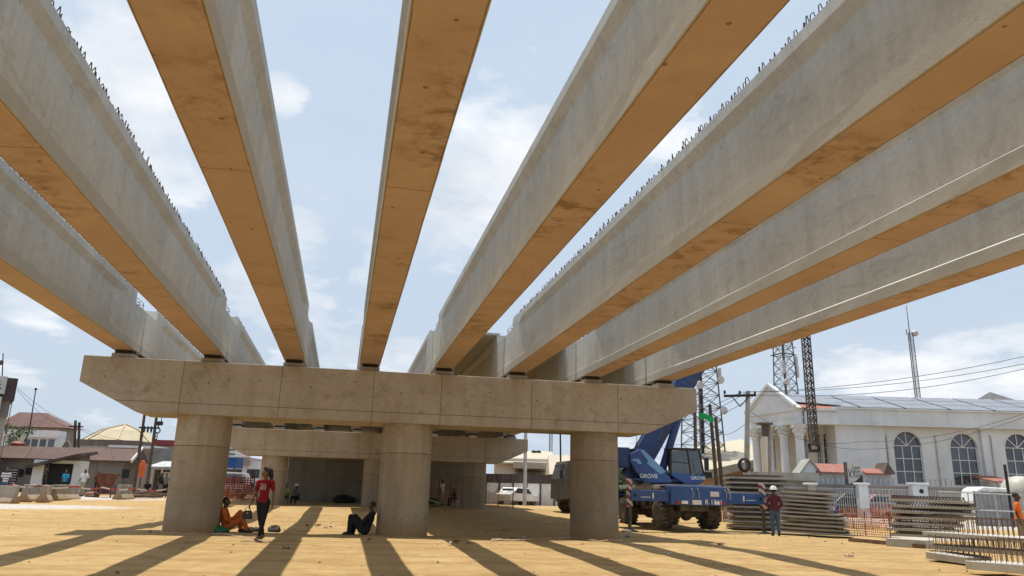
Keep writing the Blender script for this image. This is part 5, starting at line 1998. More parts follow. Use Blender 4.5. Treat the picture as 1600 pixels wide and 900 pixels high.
rebar_panel('lower rebar panel at its left end, pale slab with upright bars on the sand', (1446, 862), (1510, 871), 19.6, 18.7, .16, 1.0, .42, 'rebar panels at the right')
rebar_panel('lower rebar panel nearest to the camera, pale slab with upright bars', (1507, 876), (1680, 889), 17.3, 14.9, .17, 1.0, .50, 'rebar panels at the right')
rebar_panel('middle rebar panel lying between the upper and lower panels', (1452, 851), (1690, 868), 20.2, 16.6, .10, 1.0, .20, 'rebar panels at the right')
rebar_panel('upper rebar panel on top of the pile with rusty upright bars', (1441, 830), (1690, 847), 20.2, 16.4, .10, 1.1, .40, 'rebar panels at the right')


# ------------------------------------------------------------------ safety netting
def net_mat(name, c, cover=.5, sc=7.0):
    t = NT(name)
    tc = t.n('ShaderNodeTexCoord')
    sx = t.n('ShaderNodeSeparateXYZ')
    t.l(tc.outputs['Object'], sx.inputs[0])
    a_ = t.math('LESS_THAN', t.math('FRACT', t.math('MULTIPLY', sx.outputs['X'], sc)), cover * .6)
    b_ = t.math('LESS_THAN', t.math('FRACT', t.math('MULTIPLY', sx.outputs['Z'], sc)), cover * .6)
    f_ = t.math('MAXIMUM', a_, b_)
    t.set(t.ramp(t.noise(t.coord(), 2, 4), [(0.3, mul(c, .7)), (0.7, mul(c, 1.2))]), .6)
    t.l(f_, t.bsdf.inputs['Alpha'])
    return t.mat


net_o = net_mat('orange_netting', (0.50, 0.19, 0.115), .55, 13)
net_p = net_mat('faded_netting', (0.60, 0.30, 0.18), .45, 11)


def net(label, p0, p1, f0, f1, hgt, m_, sag=.15, posts=4):
    a_, b_ = G(*p0) if f0 is None else A(*p0, f0), G(*p1) if f1 is None else A(*p1, f1)
    d_ = b_ - a_
    ln = math.hypot(d_.x, d_.y)
    z0 = gz(a_.x, a_.y)
    t_ = thing('safety_net', label, 'safety net', (a_.x, a_.y, z0), math.atan2(d_.y, d_.x))
    mb = MB()
    n_ = max(8, int(ln / .35))
    vs_ = []
    rr_ = random.Random(int(p0[0]))
    for i in range(n_ + 1):
        u = i / n_
        s_ = 1 - sag * (4 * ((u * posts) % 1) * (1 - (u * posts) % 1))
        for j in range(5):
            vs_.append((ln * u, rr_.uniform(-.06, .06) + .08 * math.sin(u * 20), hgt * s_ * j / 4 - .02 + rr_.uniform(-.03, .03)))
    mb.add(vs_, [(i * 5 + j, (i + 1) * 5 + j, (i + 1) * 5 + j + 1, i * 5 + j + 1) for i in range(n_) for j in range(4)])
    mb.build('netting', m_, t_)
    for i in range(posts + 1):
        MB().tube([(ln * i / posts, 0, -.2), (ln * i / posts, .02, hgt + .08)], .025, 6).build('stake', m_rust, t_)


net('orange safety netting sagging between the slab stacks and the gate pillar', (1303, 812), (1425, 822), 38, 36, 1.05, net_o)
net('faded orange net fallen low in front of the pale gravel', (1318, 838), (1392, 845), 33.5, 31, .9, net_p, .3, 2)
net('orange safety netting behind the wheels of the crane', (1120, 815), (1160, 815), 40, 40, .9, net_o, .2, 2)
net('orange safety netting hung across the right end of the abutment', (666, 787), (722, 788), 50.5, 51.5, 1.55, net_mat('thin_netting', (0.42, 0.17, 0.10), .3, 5), .05, 3)
net('faded orange netting on stakes right of the second pier', (757, 791), (801, 790), 56, 50, 1.3, net_p, .25, 2)
net('red netting strung behind the left column of the front pier', (345, 778), (395, 777), 56, 58, 1.7, net_mat('red_netting', (0.42, 0.06, 0.04), .7, 6), .1, 3)
net('pale orange netting heaped left of the second pier', (330, 781), (402, 779), 50, 52, .8, net_p, .3, 3)


# ------------------------------------------------------------------ masts, poles, wires
def lattice_tower(label, base, top, f, wb2, wt2, name='lattice_tower', legs=4, bays=14, z_top=None, leg=.11, brace=.05, extras=True, mat_=None):
    mat_ = mat_ or M('tower_steel', (0.13, 0.135, 0.145), .6, .2, 3)
    p = A(base[0], base[1], f)
    g_ = gz(p.x, p.y)
    zt2 = A(top[0], top[1], f).z - g_
    t_ = thing(name, label, 'tower', (p.x, p.y, g_), -YAW + .45)
    mb = MB()
    cor = [(-1, -1), (1, -1), (1, 1), (-1, 1)] if legs == 4 else [(-1, -.6), (1, -.6), (0, 1)]
    def wd_(z): return wb2 + (wt2 - wb2) * z / zt2
    zs_ = [zt2 * (1 - (1 - i / bays) ** 1.0) for i in range(bays + 1)]
    for cx_, cy_ in cor: mb.bar((cx_ * wb2, cy_ * wb2, -.2), (cx_ * wt2, cy_ * wt2, zt2), leg)
    n_ = len(cor)
    for i in range(bays):
        w0, w1 = wd_(zs_[i]), wd_(zs_[i + 1])
        for k in range(n_):
            a_, b_ = cor[k], cor[(k + 1) % n_]
            mb.bar((a_[0] * w0, a_[1] * w0, zs_[i]), (b_[0] * w1, b_[1] * w1, zs_[i + 1]), brace)
            mb.bar((b_[0] * w0, b_[1] * w0, zs_[i]), (a_[0] * w1, a_[1] * w1, zs_[i + 1]), brace)
            mb.bar((a_[0] * w1, a_[1] * w1, zs_[i + 1]), (b_[0] * w1, b_[1] * w1, zs_[i + 1]), brace)
    mb.build('lattice', mat_, t_)
    if extras:
        rr_ = random.Random(int(f))
        la = MB().bar((0, -.0, 0), (0, 0, zt2), .34, .10)
        la.build('cable_ladder', m_black, t_)
        for k in range(9):
            z = zt2 * rr_.uniform(.35, .95)
            s_ = rr_.choice((-1, 1)); w0 = wd_(z)
            e = MB().span((s_ * (w0 + .25) - .14, -w0 - .2, z - .8), (s_ * (w0 + .25) + .14, -w0 + .0, z + .8))
            e.bar((s_ * w0, -w0, z), (s_ * (w0 + .2), -w0 - .1, z), .06)
            e.build('antenna_panel', M('antenna_grey', (.5, .5, .5), .5), t_)
        for k in range(4):
            z = zt2 * rr_.uniform(.3, .8); w0 = wd_(z); s_ = rr_.choice((-1, 1))
            MB().lathe((s_ * (w0 + .1), -w0 - .35, z), [(.38, -.12), (.42, 0), (.36, .2), (.1, .25)], 16, 'y').build('dish', M('antenna_grey', (.5, .5, .5), .5), t_, smooth=True)
        pf = MB(); z = zt2 * .62; w0 = wd_(z) + .25
        for k in range(4):
            a_, b_ = cor[k % n_], cor[(k + 1) % n_]
            pf.bar((a_[0] * w0, a_[1] * w0, z), (b_[0] * w0, b_[1] * w0, z), .08); pf.bar((a_[0] * w0, a_[1] * w0, z + 1), (b_[0] * w0, b_[1] * w0, z + 1), .05)
        pf.build('platform', m_grime, t_)
    return t_


lattice_tower('tall steel lattice tower with dishes standing behind the blue crane', (1101, 770), (1108, 420), 78, 1.75, .78, bays=20)
lattice_tower('distant lattice tower with antenna panels rising behind the pediment', (1240, 780), (1235, 420), 98, 1.45, .55, bays=24)
tt_ = lattice_tower('slender twin legged radio mast with a round dish above the solar panels', (1452, 780), (1436, 520), 88, .33, .27, 'radio_mast', 3, 44, leg=.065, brace=.022, extras=False)
p = A(1452, 780, 88)
zt2 = A(1436, 520, 88).z - gz(p.x, p.y); z2 = A(1431, 478, 88).z - gz(p.x, p.y)
MB().tube([(-.28, -.15, zt2 - 1), (-.28, -.15, z2)], [.07, .03], 6).build('whip', m_grime, tt_)
MB().ball((.62, -.2, zt2 - .05), .38, 14, 10).build('dish', M('antenna_grey', (.5, .5, .5), .5), tt_, smooth='all')
MB().tube([(-.6, 0, zt2 - .3), (-.6, 0, zt2 + .3)], .1, 8).build('antenna', M('antenna_grey', (.5, .5, .5), .5), tt_)


def pole(label, base, top, f, r0, r1, mat_, lean_f=0.0, cat='pole', name='utility_pole', cross=None):
    a_ = A(base[0], base[1], f); a_.z = gz(a_.x, a_.y)
    b_ = A(top[0], top[1], f + lean_f)
    t_ = thing(name, label, cat, a_, -YAW)
    d_ = Matrix.Rotation(YAW, 3, 'Z') @ (b_ - a_)
    MB().tube([(0, 0, -.3), d_ * .5, d_], [r0, (r0 + r1) / 2, r1], 10).build('shaft', mat_, t_, smooth=True)
    return t_, d_


m_pconc = M('pole_concrete', (.33, .32, .30), .85, .2, 3)
m_pwood = M('pole_wood', (.10, .075, .055), .9, .4, 3)
t_, d_ = pole('grey concrete utility pole with a crossarm and a coiled cable', (1165, 800), (1168.5, 611), 45, .19, .13, m_pconc)
m_ = MB().bar((-.95, -.12, d_.z - .35), (.95, -.12, d_.z - .25), .12, .14)
for x in (-.9, .0, .9): m_.lathe((x, -.12, d_.z - .24), [(.05, 0), (.07, .1), (.07, .18), (.03, .24)], 8)
for s_ in (-1, 1): m_.bar((s_ * .5, -.12, d_.z - .35), (0, -.1, d_.z - .95), .05)
m_.build('crossarm', m_black, t_)
zc_ = A(1166, 727, 45).z - gz(*A(1166, 727, 45).xy)
m_ = MB()
for k in range(5):
    m_.tube([((.36 - .03 * k) * math.cos(a2), -.24 - .03 * k, zc_ + (.40 - .03 * k) * math.sin(a2)) for a2 in [2 * math.pi * i / 20 for i in range(21)]], .028, 6)
m_.build('cable_coil', m_black, t_)
pole('weathered wooden pole leaning left just right of the crane cab', (1124, 800), (1109, 632), 40, .105, .085, m_pwood)
pole('second leaning wooden pole with a dark bracket next to the concrete pole', (1133, 800), (1118, 652), 40.5, .11, .09, m_pwood)
pole('thin dark pole standing upright behind the crane boom', (1089, 800), (1085, 622), 47, .12, .1, m_pwood)
t_, d_ = pole('flat topped steel post before the portico columns', (1203, 800), (1202, 664), 47, .11, .1, M('post_grey', (.25, .24, .22), .7))
MB().span((-.42, -.3, d_.z), (.42, .3, d_.z + .12)).build('top_plate', m_grime, t_)
MB().span((-.15, -.2, d_.z - .7), (.15, .15, d_.z - .002)).build('housing', m_grime, t_)
t_, d_ = pole('pale pole rising behind the ribbed fence in the gap between the piers', (820, 770), (822, 640), 66, .17, .14, M('pole_pale', (.5, .5, .5), .7))
t_, d_ = pole('thin black pole with a cable beside the right column', (877, 780), (875, 640), 60, .08, .06, m_black)


def wire(label, pts, r=.014, sag=.5):
    P3 = [Vector(p) for p in pts]
    out_ = []
    for a_, b_ in zip(P3[:-1], P3[1:]):
        for i in range(17):
            u = i / 16
            q_ = a_.lerp(b_, u); q_.z -= sag * 4 * u * (1 - u)
            out_.append(q_)
    o = MB().tube(out_, r, 5).build('power_line', m_black)
    tag(o, label, 'cable')


wire('upper power line running from the concrete pole to the right edge', (A(1040, 640, 60), A(1157, 613, 45), A(1660, 543, 40)), .016)
wire('middle power line running from the concrete pole to the right edge', (A(1030, 660, 60), A(1168, 612, 45), A(1660, 556, 40)), .016)
wire('lower power line running from the concrete pole to the right edge', (A(1030, 664, 60), A(1180, 617, 45), A(1660, 561, 40)), .016, .7)
wire('thin cable crossing the white facade below the parapet', (A(1168, 640, 45), A(1345, 702, 50), A(1660, 628, 40)), .012, .6)
wire('second thin cable crossing the white facade to the right edge', (A(1168, 655, 45), A(1345, 690, 50), A(1660, 624, 40)), .012, .6)
wire('slack cable from the concrete pole towards the lattice tower', (A(1166, 661, 45), A(1120, 678, 60), A(1000, 700, 70)), .016, .3)

# ------------------------------------------------------------------ behind the right columns
t_, K2, p2 = ROOT('warehouse', 'long warehouse with a low tan sheet roof behind the wooden poles', 'warehouse', 1120, 770, 72)
a2, b2, c2 = K2(1085, 742, 72), K2(1200, 714, 72), K2(1085, 716, 72)
wq = MB().add([(a2.x, 0, -.3), (b2.x, 0, -.3), (b2.x, 0, b2.z), (a2.x, 0, a2.z), (a2.x, 12, -.3), (b2.x, 12, -.3), (b2.x, 12, b2.z), (a2.x, 12, a2.z)], [(0, 1, 2, 3), (7, 6, 5, 4), (0, 3, 7, 4), (1, 5, 6, 2)])
wq.build('wall', plaster('brown_wall', (.36, .26, .19)), t_)
rq = MB().add([(a2.x - .3, -.5, a2.z), (b2.x + .3, -.5, b2.z), (b2.x + .3, 9, b2.z + 2.3), (a2.x - .3, 9, a2.z + 2.6)], [(0, 1, 2, 3)])
o = rq.build('roof', roof_tan, t_); o.modifiers.new('thickness', 'SOLIDIFY').thickness = .15
fq = MB().bar((a2.x - .3, -.55, a2.z - .25), (b2.x + .3, -.55, b2.z - .25), .1, .7)
fq.build('fascia', pl_grey, t_)

t_, K2, p2 = ROOT('ribbed_fence', 'white ribbed fence with a brown upper band beyond the second pier', 'fence', 810, 775, 70, -.22)
a2 = K2(700, 758, 72); b2 = K2(890, 762, 68)
zt_, zm_ = K2(810, 741, 70).z, K2(810, 755, 70).z
MB().span((a2.x, 0, -.3), (b2.x, .15, zm_)).build('lower_panel', white_p, t_)
MB().span((a2.x, -.03, zm_), (b2.x, .18, zt_)).build('upper_panel', tiles('brown_sheet', (.10, .075, .07), 2.5), t_)
m_ = MB()
x = a2.x
while x < b2.x:
    m_.span((x - .07, -.10, -.3), (x + .07, -.031, zt_)); x += 1.25
m_.build('rib', m_grime, t_)
t_, K2, p2 = ROOT('flat_roofed_depot', 'beige depot with a broad overhanging roof and open louvres', 'building', 830, 770, 84)
for (x0_, x1_, y0_, y1_, d0, d1, nm, mm) in ((772, 862, 714, 770, 2, 12, 'wall', pl_cream), (802, 856, 722, 733, -.8, 1.9, 'canopy', plaster('beige_canopy', (.40, .36, .29)))):
    a2, b2 = K2(x0_, y0_, 84), K2(x1_, y1_, 84)
    MB().span((a2.x, d0, max(b2.z, -.3) if nm == 'canopy' else -.3), (b2.x, d1, a2.z)).build(nm, mm, t_)
a2, b2 = K2(770, 722, 84), K2(870, 705, 84)
MB().add([(a2.x, 1.2, K2(800, 724, 84).z), (b2.x, 1.2, K2(800, 724, 84).z), (b2.x, 9, b2.z + .3), (a2.x, 9, b2.z + .3)], [(0, 1, 2, 3)]).build('roof', roof_tan, t_).modifiers.new('thickness', 'SOLIDIFY').thickness = .15
for k in range(3):
    a2, b2 = K2(805, 735 + 3.2 * k, 84), K2(852, 736.6 + 3.2 * k, 84)
    MB().span((a2.x, .8, b2.z), (b2.x, 1.9, a2.z)).build('louvre', m_black if k % 2 == 0 else pl_cream, t_)
for px in (833, 840.5):
    t_, K2, p2 = ROOT('roof_tank', 'black water tank on a thin stand, %s of the two on the depot roof' % ('left' if px < 836 else 'right'), 'tank', px, 770, 92)
    zz = K2(px, 709, 92).z; zh = K2(px, 703.5, 92).z
    MB().lathe((0, 0, zz), [(.28, 0), (.28, zh - zz - .1), (.12, zh - zz)], 16).build('tank', m_black, t_, smooth=True)
    MB().bar((0, 0, -.2), (0, 0, zz), .1).build('stand', m_grime, t_)
t_, K2, p2 = ROOT('hip_roofed_shed', 'shed with a steep beige roof just left of the right column', 'shed', 885, 770, 76)
a2, b2, c2 = K2(858, 741, 76), K2(930, 741, 76), K2(856, 707, 76)
MB().span((a2.x + .4, 0, -.3), (b2.x, 8, a2.z)).build('wall', pl_grey, t_)
MB().add([(a2.x, -.4, a2.z), (b2.x, -.4, a2.z), (b2.x, 4, c2.z), (a2.x + .1, 4, c2.z), (a2.x, 8.4, a2.z), (b2.x, 8.4, a2.z)], [(0, 1, 2, 3), (3, 2, 5, 4), (0, 3, 4), (1, 5, 2), (0, 4, 5, 1)]).build('roof', plaster('beige_roof', (.50, .43, .33)), t_)
for px, f in ((858, 100), (846, 120)):
    pass
lattice_tower('thin guyed mast far behind the depot, seen left of the right column', (859, 770), (857, 600), 105, .22, .22, 'radio_mast', 3, 40, leg=.06, brace=.03, extras=False)

# dark truck half hidden by the right column
t_, K2, p2 = ROOT('dump_truck', 'dusty dark truck half hidden behind the right column', 'truck', 905, 802, 47, .25)
a2 = K2(866, 800, 47)
ox = a2.x
cab_ = MB().prism([(ox, .75), (ox + 2.1, .75), (ox + 2.1, 2.95), (ox + .35, 2.95), (ox + .02, 1.9)], -1.2, 1.2).build('cab', M('truck_grey', (.075, .072, .065), .6, .3, 2, dirt=(.15, .12, .09)), t_, bevel=.05)
MB().prism([(ox + .45, 1.9), (ox + 1.5, 1.9), (ox + 1.5, 2.7), (ox + .65, 2.7)], -1.215, -1.203).build('window', m_pane, cab_)
MB().prism([(-1.0, 1.95), (1.0, 1.95), (.95, 2.75), (-.95, 2.75)], ox + .18, ox + .2, 'yz').build('windscreen', m_pane, cab_)
MB().span((ox - .2, -1.4, 1.9), (ox - .05, -1.25, 2.4)).build('mirror', m_black, cab_)
MB().span((ox + 2.3, -1.25, 1.0), (ox + 7.0, 1.25, 2.6)).build('tipper_body', M('truck_body', (.1, .095, .09), .7, .3, 2), t_, bevel=.04)
MB().span((ox + .1, -.45, .6), (ox + 7.0, .45, .98)).build('frame', m_grime, t_)
MB().span((ox + .9, -1.45, .25), (ox + 2.2, -1.18, 1.9)).build('side_box', m_black, t_, bevel=.03)
for x in (ox + .95, ox + 4.6, ox + 5.9):
    for y in (-1.15, .8): MB().lathe((x, y, .5), [(.5, 0), (.52, .05), (.52, .3), (.5, .35)], 24, 'y').build('wheel', m_tyre, t_, smooth=True)


# bushes
leaf = NT('leaf_green')
leaf.set(leaf.ramp(leaf.noise(leaf.coord(), 1.4, 3), [(0.3, (.03, .075, .018)), (0.7, (.09, .15, .04))]), .6)
def bush(label, px, py, f, w_, h_, n_=900, z0=0.0, seed=1, name='bush', cat='bush'):
    t_, K2, p2 = ROOT(name, label, cat, px, py, f)
    rr_ = random.Random(seed)
    mb = MB()
    cl_ = [(rr_.uniform(-1, 1) * w_ * .6, rr_.uniform(-1, 1) * w_ * .5, z0 + h_ * rr_.uniform(.35, .85)) for _ in range(9)]
    for _ in range(n_):
        c_ = rr_.choice(cl_)
        v_ = Vector((rr_.gauss(0, 1), rr_.gauss(0, 1), rr_.gauss(0, 1))).normalized() * rr_.uniform(.5, 1) * w_ * .42
        c2_ = Vector(c_) + Vector((v_.x, v_.y, v_.z * .8))
        m3 = Euler((rr_.uniform(0, 6), rr_.uniform(0, 6), rr_.uniform(0, 6))).to_matrix()
        s_ = rr_.uniform(.07, .13) * max(1, w_ * .7)
        mb.add([c2_ + m3 @ Vector(q_) for q_ in ((-s_, 0, 0), (0, -s_ * .45, .02), (s_, 0, 0), (0, s_ * .45, .02))], [(0, 1, 2, 3)])
    mb.build('crown', leaf.mat, t_)
    MB().tube([(0, 0, -.2), (.05, 0, z0 + h_ * .6)], [.06 * max(1, w_), .03], 6).build('trunk', m_pwood, t_)
bush('bright green bush growing behind the rear of the crane', 978, 790, 44, 1.1, 2.2, 1100, .3, 3)
t_, K2, p2 = ROOT('leaning_sheet', 'small blue and white panel leaning at the end of the slab stack', 'panel', 1298, 806, 36)
MB().box((0, 0, .55), (.34, .04, 1.1), (0, .12, 0)).build('sheet', M('panel_white', (.6, .6, .62), .5), t_)
MB().box((.24, 0, .55), (.16, .04, 1.1), (0, .12, 0)).build('blue_edge', M('panel_blue', (.05, .05, .25), .5), t_)
# ------------------------------------------------------------------ left: street front, barriers, hopper
def box_house(K2, t_, x0, x1, ytop, f, depth, m_, name='wall', base=-.3, ybase=None):
    a_, b_ = K2(x0, ytop, f), K2(x1, ytop, f)
    y0 = a_.y
    z0 = base if ybase is None else K2(x0, ybase, f).z
    return MB().span((a_.x, y0, z0), (b_.x, y0 + depth, (a_.z + b_.z) / 2)).build(name, m_, t_)


def hip_roof(t_, xa, xb, y0, y1, z0, z1, ra, rb, m_, name='roof'):
    ym = (y0 + y1) / 2
    o = MB().add([(xa, y0, z0), (xb, y0, z0), (xb, y1, z0), (xa, y1, z0), (ra, ym, z1), (rb, ym, z1)], [(0, 1, 5, 4), (1, 2, 5), (2, 3, 4, 5), (3, 0, 4), (3, 2, 1, 0)])
    return o.build(name, m_, t_)


# tall building at the left edge with sign boards
t_, K2, p2 = ROOT('corner_building', 'tall narrow building with weathered sign boards at the far left edge', 'building', -8, 775, 62, R_(36))
zt_, zl_ = A(26, 594, 62).z - p2.z, A(14, 652, 62).z - p2.z
MB().span((-7, .5, -.3), (-.75, 8, zl_)).build('wall', pl_grey, t_)
MB().span((-7, 0, zl_), (-.2, 8, zt_ - .1)).build('upper_floor', plaster('dark_render', (.2, .18, .165)), t_)
MB().span((-7, -.25, zt_ - 1.7), (.0, 8.2, zt_ + .1)).build('fascia', M('dark_fascia', (.06, .04, .045), .7, .3), t_)
MB().span((-.75, .2, -.3), (-.25, .7, zl_)).build('post', pl_grey, t_)
sg = M('faded_sign', (.40, .42, .43), .6, .25, 2)
for k, (z0, z1) in enumerate(((zt_ - 1.25, zt_ + .15), (zt_ - 2.9, zt_ - 1.5))):
    s_ = MB().span((-2.1 - .1 * k, -.55, z0), (-.75 - .1 * k, -.42, z1)).build('sign_board', sg, t_)
    m_ = MB()
    for q in range(3):
        m_.span((-1.95, -.562, z0 + .35 + .3 * q), (-1.0 - .12 * q, -.552, z0 + .47 + .3 * q))
    m_.build('faded_marks', M('sign_dim', (.12, .13, .14), .7), s_)
for k in range(4):
    z = zl_ + .35 - 2.3 * k
    MB().span((-1.75, -.03 if k == 0 else .46, z), (-.9, -.002 if k == 0 else .498, z + 1.0)).build('window', m_pane, t_)
MB().tube([(-.15, -.1, zl_ - 4.5), (-.1, -.1, zt_ - 1.8)], .035, 6).build('conduit', m_grime, t_)
ant, d_ = pole('thin antenna rod on top of the far left building', (-6, 775), (5, 552), 63, .06, .04, m_black, name='antenna_rod', cat='antenna')
MB().ball((d_.x - .05, d_.y, d_.z * .93), .22, 10, 6).build('dish', m_grime, ant)

# house with maroon hip roof
t_, K2, p2 = ROOT('hip_roofed_house', 'large house with a maroon hipped roof behind the white building', 'house', 60, 775, 98)
q0, q1, r0, r1 = K2(-12, 674, 98), K2(106, 668.5, 98), K2(30, 645, 100), K2(73, 647, 100)
hip_roof(t_, q0.x, q1.x, 0, 4, q1.z, r1.z + .15, r0.x, r1.x, roof_maroon)
MB().span((q0.x + .6, .7, -.3), (q1.x - .7, 3.4, q1.z - .02)).build('wall', plaster('taupe_wall', (.30, .25, .21)), t_)
for px in (34, 60, 75, 92):
    q_ = K2(px, 674, 98); MB().span((q_.x - .6, .62, q_.z - 1.0), (q_.x + .6, .69, q_.z - .1)).build('window', m_pane, t_)
t_, K2, p2 = ROOT('white_block', 'low white building with a bright band in front of the maroon roof', 'building', 50, 775, 88)
box_house(K2, t_, -20, 92, 679, 88, 1.5, pl_white)
q0, q1 = K2(-20, 672, 88), K2(97, 685, 88)
MB().span((q0.x, -.3, K2(50, 683, 88).z), (q1.x - .5, 1.6, K2(50, 672, 88).z)).build('parapet', plaster('bright_white', (.72, .74, .76), amt=.3), t_)
for px in (42, 54, 67, 80):
    q_ = K2(px, 692, 88); MB().span((q_.x - .35, -.03, q_.z - .5), (q_.x + .35, -.002, q_.z + .4)).build('window', m_pane, t_)
t_, K2, p2 = ROOT('mast_pole', 'thin dark aerial mast standing before the maroon roof', 'mast', 46, 775, 86)
zz = K2(46, 672, 86); top_ = K2(56, 608, 86)
MB().tube([(zz.x - 1.2, 0, -.2), (zz.x, 0, zz.z), (top_.x, 0, top_.z)], [.08, .07, .05], 6).build('shaft', m_black, t_)
MB().ball((top_.x, 0, top_.z), .15, 8, 6).build('finial', m_black, t_)
t_, K2, p2 = ROOT('roof_tank', 'dull red water tank on the roof edge of the long bungalow', 'tank', 28, 775, 70)
q0, q1 = K2(18, 690, 70), K2(37, 702, 70)
MB().lathe(((q0.x + q1.x) / 2, 0, q1.z - .9), [((q1.x - q0.x) / 2, 0), ((q1.x - q0.x) / 2, q0.z - q1.z + .75), (.3, q0.z - q1.z + .95)], 20).build('tank', M('red_tank', (.22, .06, .045), .6, .3), t_, smooth=True)
MB().span((q0.x + .1, -.3, -.2), (q1.x - .1, .3, q1.z - .9)).build('stand', m_grime, t_)

# tan roofed hall, grey block, sheet fence
t_, K2, p2 = ROOT('domed_hall', 'wide hall with a tan faceted roof rising over the brown roofed bungalow', 'hall', 180, 775, 112)
ex0, ex1 = K2(103, 685, 112), K2(214, 683, 112)
ap_ = K2(160, 664, 118)
n_ = 8
rx, ry = (ex1.x - ex0.x) / 2, 6.5
cx_ = (ex0.x + ex1.x) / 2
ring = [(cx_ + rx * math.cos(2 * math.pi * (k + .5) / n_) / math.cos(math.pi / n_), 6.5 + ry * math.sin(2 * math.pi * (k + .5) / n_), ex0.z) for k in range(n_)]
mid_ = [(cx_ + (x - cx_) * .55, 6.5 + (y - 6.5) * .55, ex0.z + (ap_.z - ex0.z) * .68) for x, y, z in ring]
MB().add(ring + mid_ + [(cx_, 6.5, ap_.z + .2)], [(k, (k + 1) % n_, n_ + (k + 1) % n_, n_ + k) for k in range(n_)] + [(n_ + k, n_ + (k + 1) % n_, 2 * n_) for k in range(n_)] + [tuple(range(n_ - 1, -1, -1))]).build('roof', plaster('tan_roof', (.47, .40, .27), (.33, .26, .17), .5), t_)
for k in range(4, 8):
    rb2 = MB().bar(Vector(ring[k]) + Vector((0, 0, .05)), Vector(mid_[k]) + Vector((0, 0, .08)), .2, .2)
    rb2.bar(Vector(mid_[k]) + Vector((0, 0, .08)), (cx_, 6.5, ap_.z + .25), .2, .2); rb2.build('ridge', plaster('tan_ridge', (.50, .43, .30)), t_)
MB().span((ex0.x + .2, .6, -.3), (ex1.x, 12, ex0.z - .02)).build('wall', plaster('umber_wall', (.17, .14, .125)), t_)
t_, K2, p2 = ROOT('grey_block', 'grey flat roofed block with white roof edges beside the hall', 'building', 200, 775, 95)
box_house(K2, t_, 95, 206, 697, 95, 2, pl_grey)
q0, q1 = K2(170, 697, 94.6), K2(247, 697, 94.6)
MB().span((q0.x, -.5, K2(200, 699.5, 94.6).z), (q1.x, 2.2, K2(200, 696, 94.6).z)).build('roof_edge', pl_white, t_)
t_, K2, p2 = ROOT('red_roofed_store', 'store with a dark red band beyond the leaning poles', 'building', 255, 775, 100)
box_house(K2, t_, 238, 300, 697, 100, 6, pl_grey)
q0, q1 = K2(240, 687, 99.6), K2(300, 697, 99.6)
MB().span((q0.x, -.4, q1.z), (q1.x, 6, q0.z)).build('fascia', M('dark_red_band', (.22, .03, .04), .6, .2), t_)
t_, K2, p2 = ROOT('sheet_fence', 'tall grey corrugated sheet fence behind the leaning poles', 'fence', 245, 775, 76)
box_house(K2, t_, 214, 262, 722, 76, .1, pl_grey, 'base_wall')
q0, q1 = K2(240, 700, 76), K2(300, 722, 76)
MB().span((q0.x, -.06, q1.z), (q1.x, .04, q0.z)).build('sheet', sheet_grey, t_)
t_, K2, p2 = ROOT('market_kiosk', 'small grey kiosk with pale posts and a sloping roof by the left column', 'kiosk', 252, 775, 68)
q0, q1 = K2(240, 728, 68), K2(275, 764, 68)
for x in (q0.x, q0.x + .8, q0.x + 1.6): MB().span((x - .05, -.05, -.2), (x + .05, .05, q0.z)).build('post', white_p, t_)
MB().span((q0.x - .1, .6, -.2), (q1.x, 2.2, q0.z - .3)).build('wall', M('kiosk_dark', (.09, .09, .085), .8, .3), t_)
MB().prism([(-.5, q0.z - .15), (-.5, q0.z - .05), (2.4, q0.z + .5), (2.4, q0.z + .4)], q0.x - .3, q1.x, 'yz').build('roof', M('kiosk_roof', (.4, .42, .42), .6, .3), t_)
MB().span((q0.x + .5, .5, .9), (q0.x + 1.3, .599, 2.0)).build('window', m_frame, t_)

# long bungalow
t_, K2, p2 = ROOT('long_bungalow', 'long grey bungalow with a rusty brown sheet roof', 'house', 100, 775, 66)
q0, q1 = K2(-30, 719, 66), K2(207, 719, 66)
zt_, ze = K2(100, 701, 68).z, K2(100, 717.5, 66).z
MB().span((q0.x, .5, -.3), (q1.x - .9, 2.6, ze - .02)).build('wall', plaster('block_wall', (.25, .24, .225), (.12, .11, .1), .7), t_)
MB().prism([(0, ze - .08), (0, ze), (1.6, zt_ + .1), (3.0, ze), (3.0, ze - .08)], q0.x, q1.x, 'yz').build('roof', roof_brown, t_)
q_ = K2(206, 712, 66); MB().prism([(.0, ze - .15), (1.6, zt_ + .12), (1.6, zt_ + .3), (-.1, ze + .1)], q_.x, q_.x + .12, 'yz').build('barge_board', white_p, t_)
for (x0, x1, y0, y1, nm) in ((9, 24, 732, 756, 'shutter'), (40, 51, 730, 742, 'window'), (30, 35, 733, 745, 'window'), (191, 200, 733, 747, 'window')):
    a_, b_ = K2(x0, y0, 66.4), K2(x1, y1, 66.4)
    o = MB().span((a_.x, .46, b_.z), (b_.x, .497, a_.z)).build(nm, m_black, t_)
    if nm == 'shutter':
        m_ = MB()
        for k in range(6):
            z = b_.z + (a_.z - b_.z) * (k + .5) / 6; m_.span((a_.x + .06, .43, z - .045), (b_.x - .06, .458, z + .045))
        m_.build('louvre', white_p, o)
a_ = K2(105, 700, 66)
dt = thing('satellite_dish', 'big grey satellite dish seen edge on over the bungalow roof', 'satellite dish', (0, 0, 0))
p = A(109, 697, 68.6); dt.location = (p.x, p.y, gz(p.x, p.y)); dt.rotation_euler = (0, 0, -YAW - .72); dt.scale = (.85,) * 3
zz = p.z - gz(p.x, p.y)
vs_ = []; fs_ = []
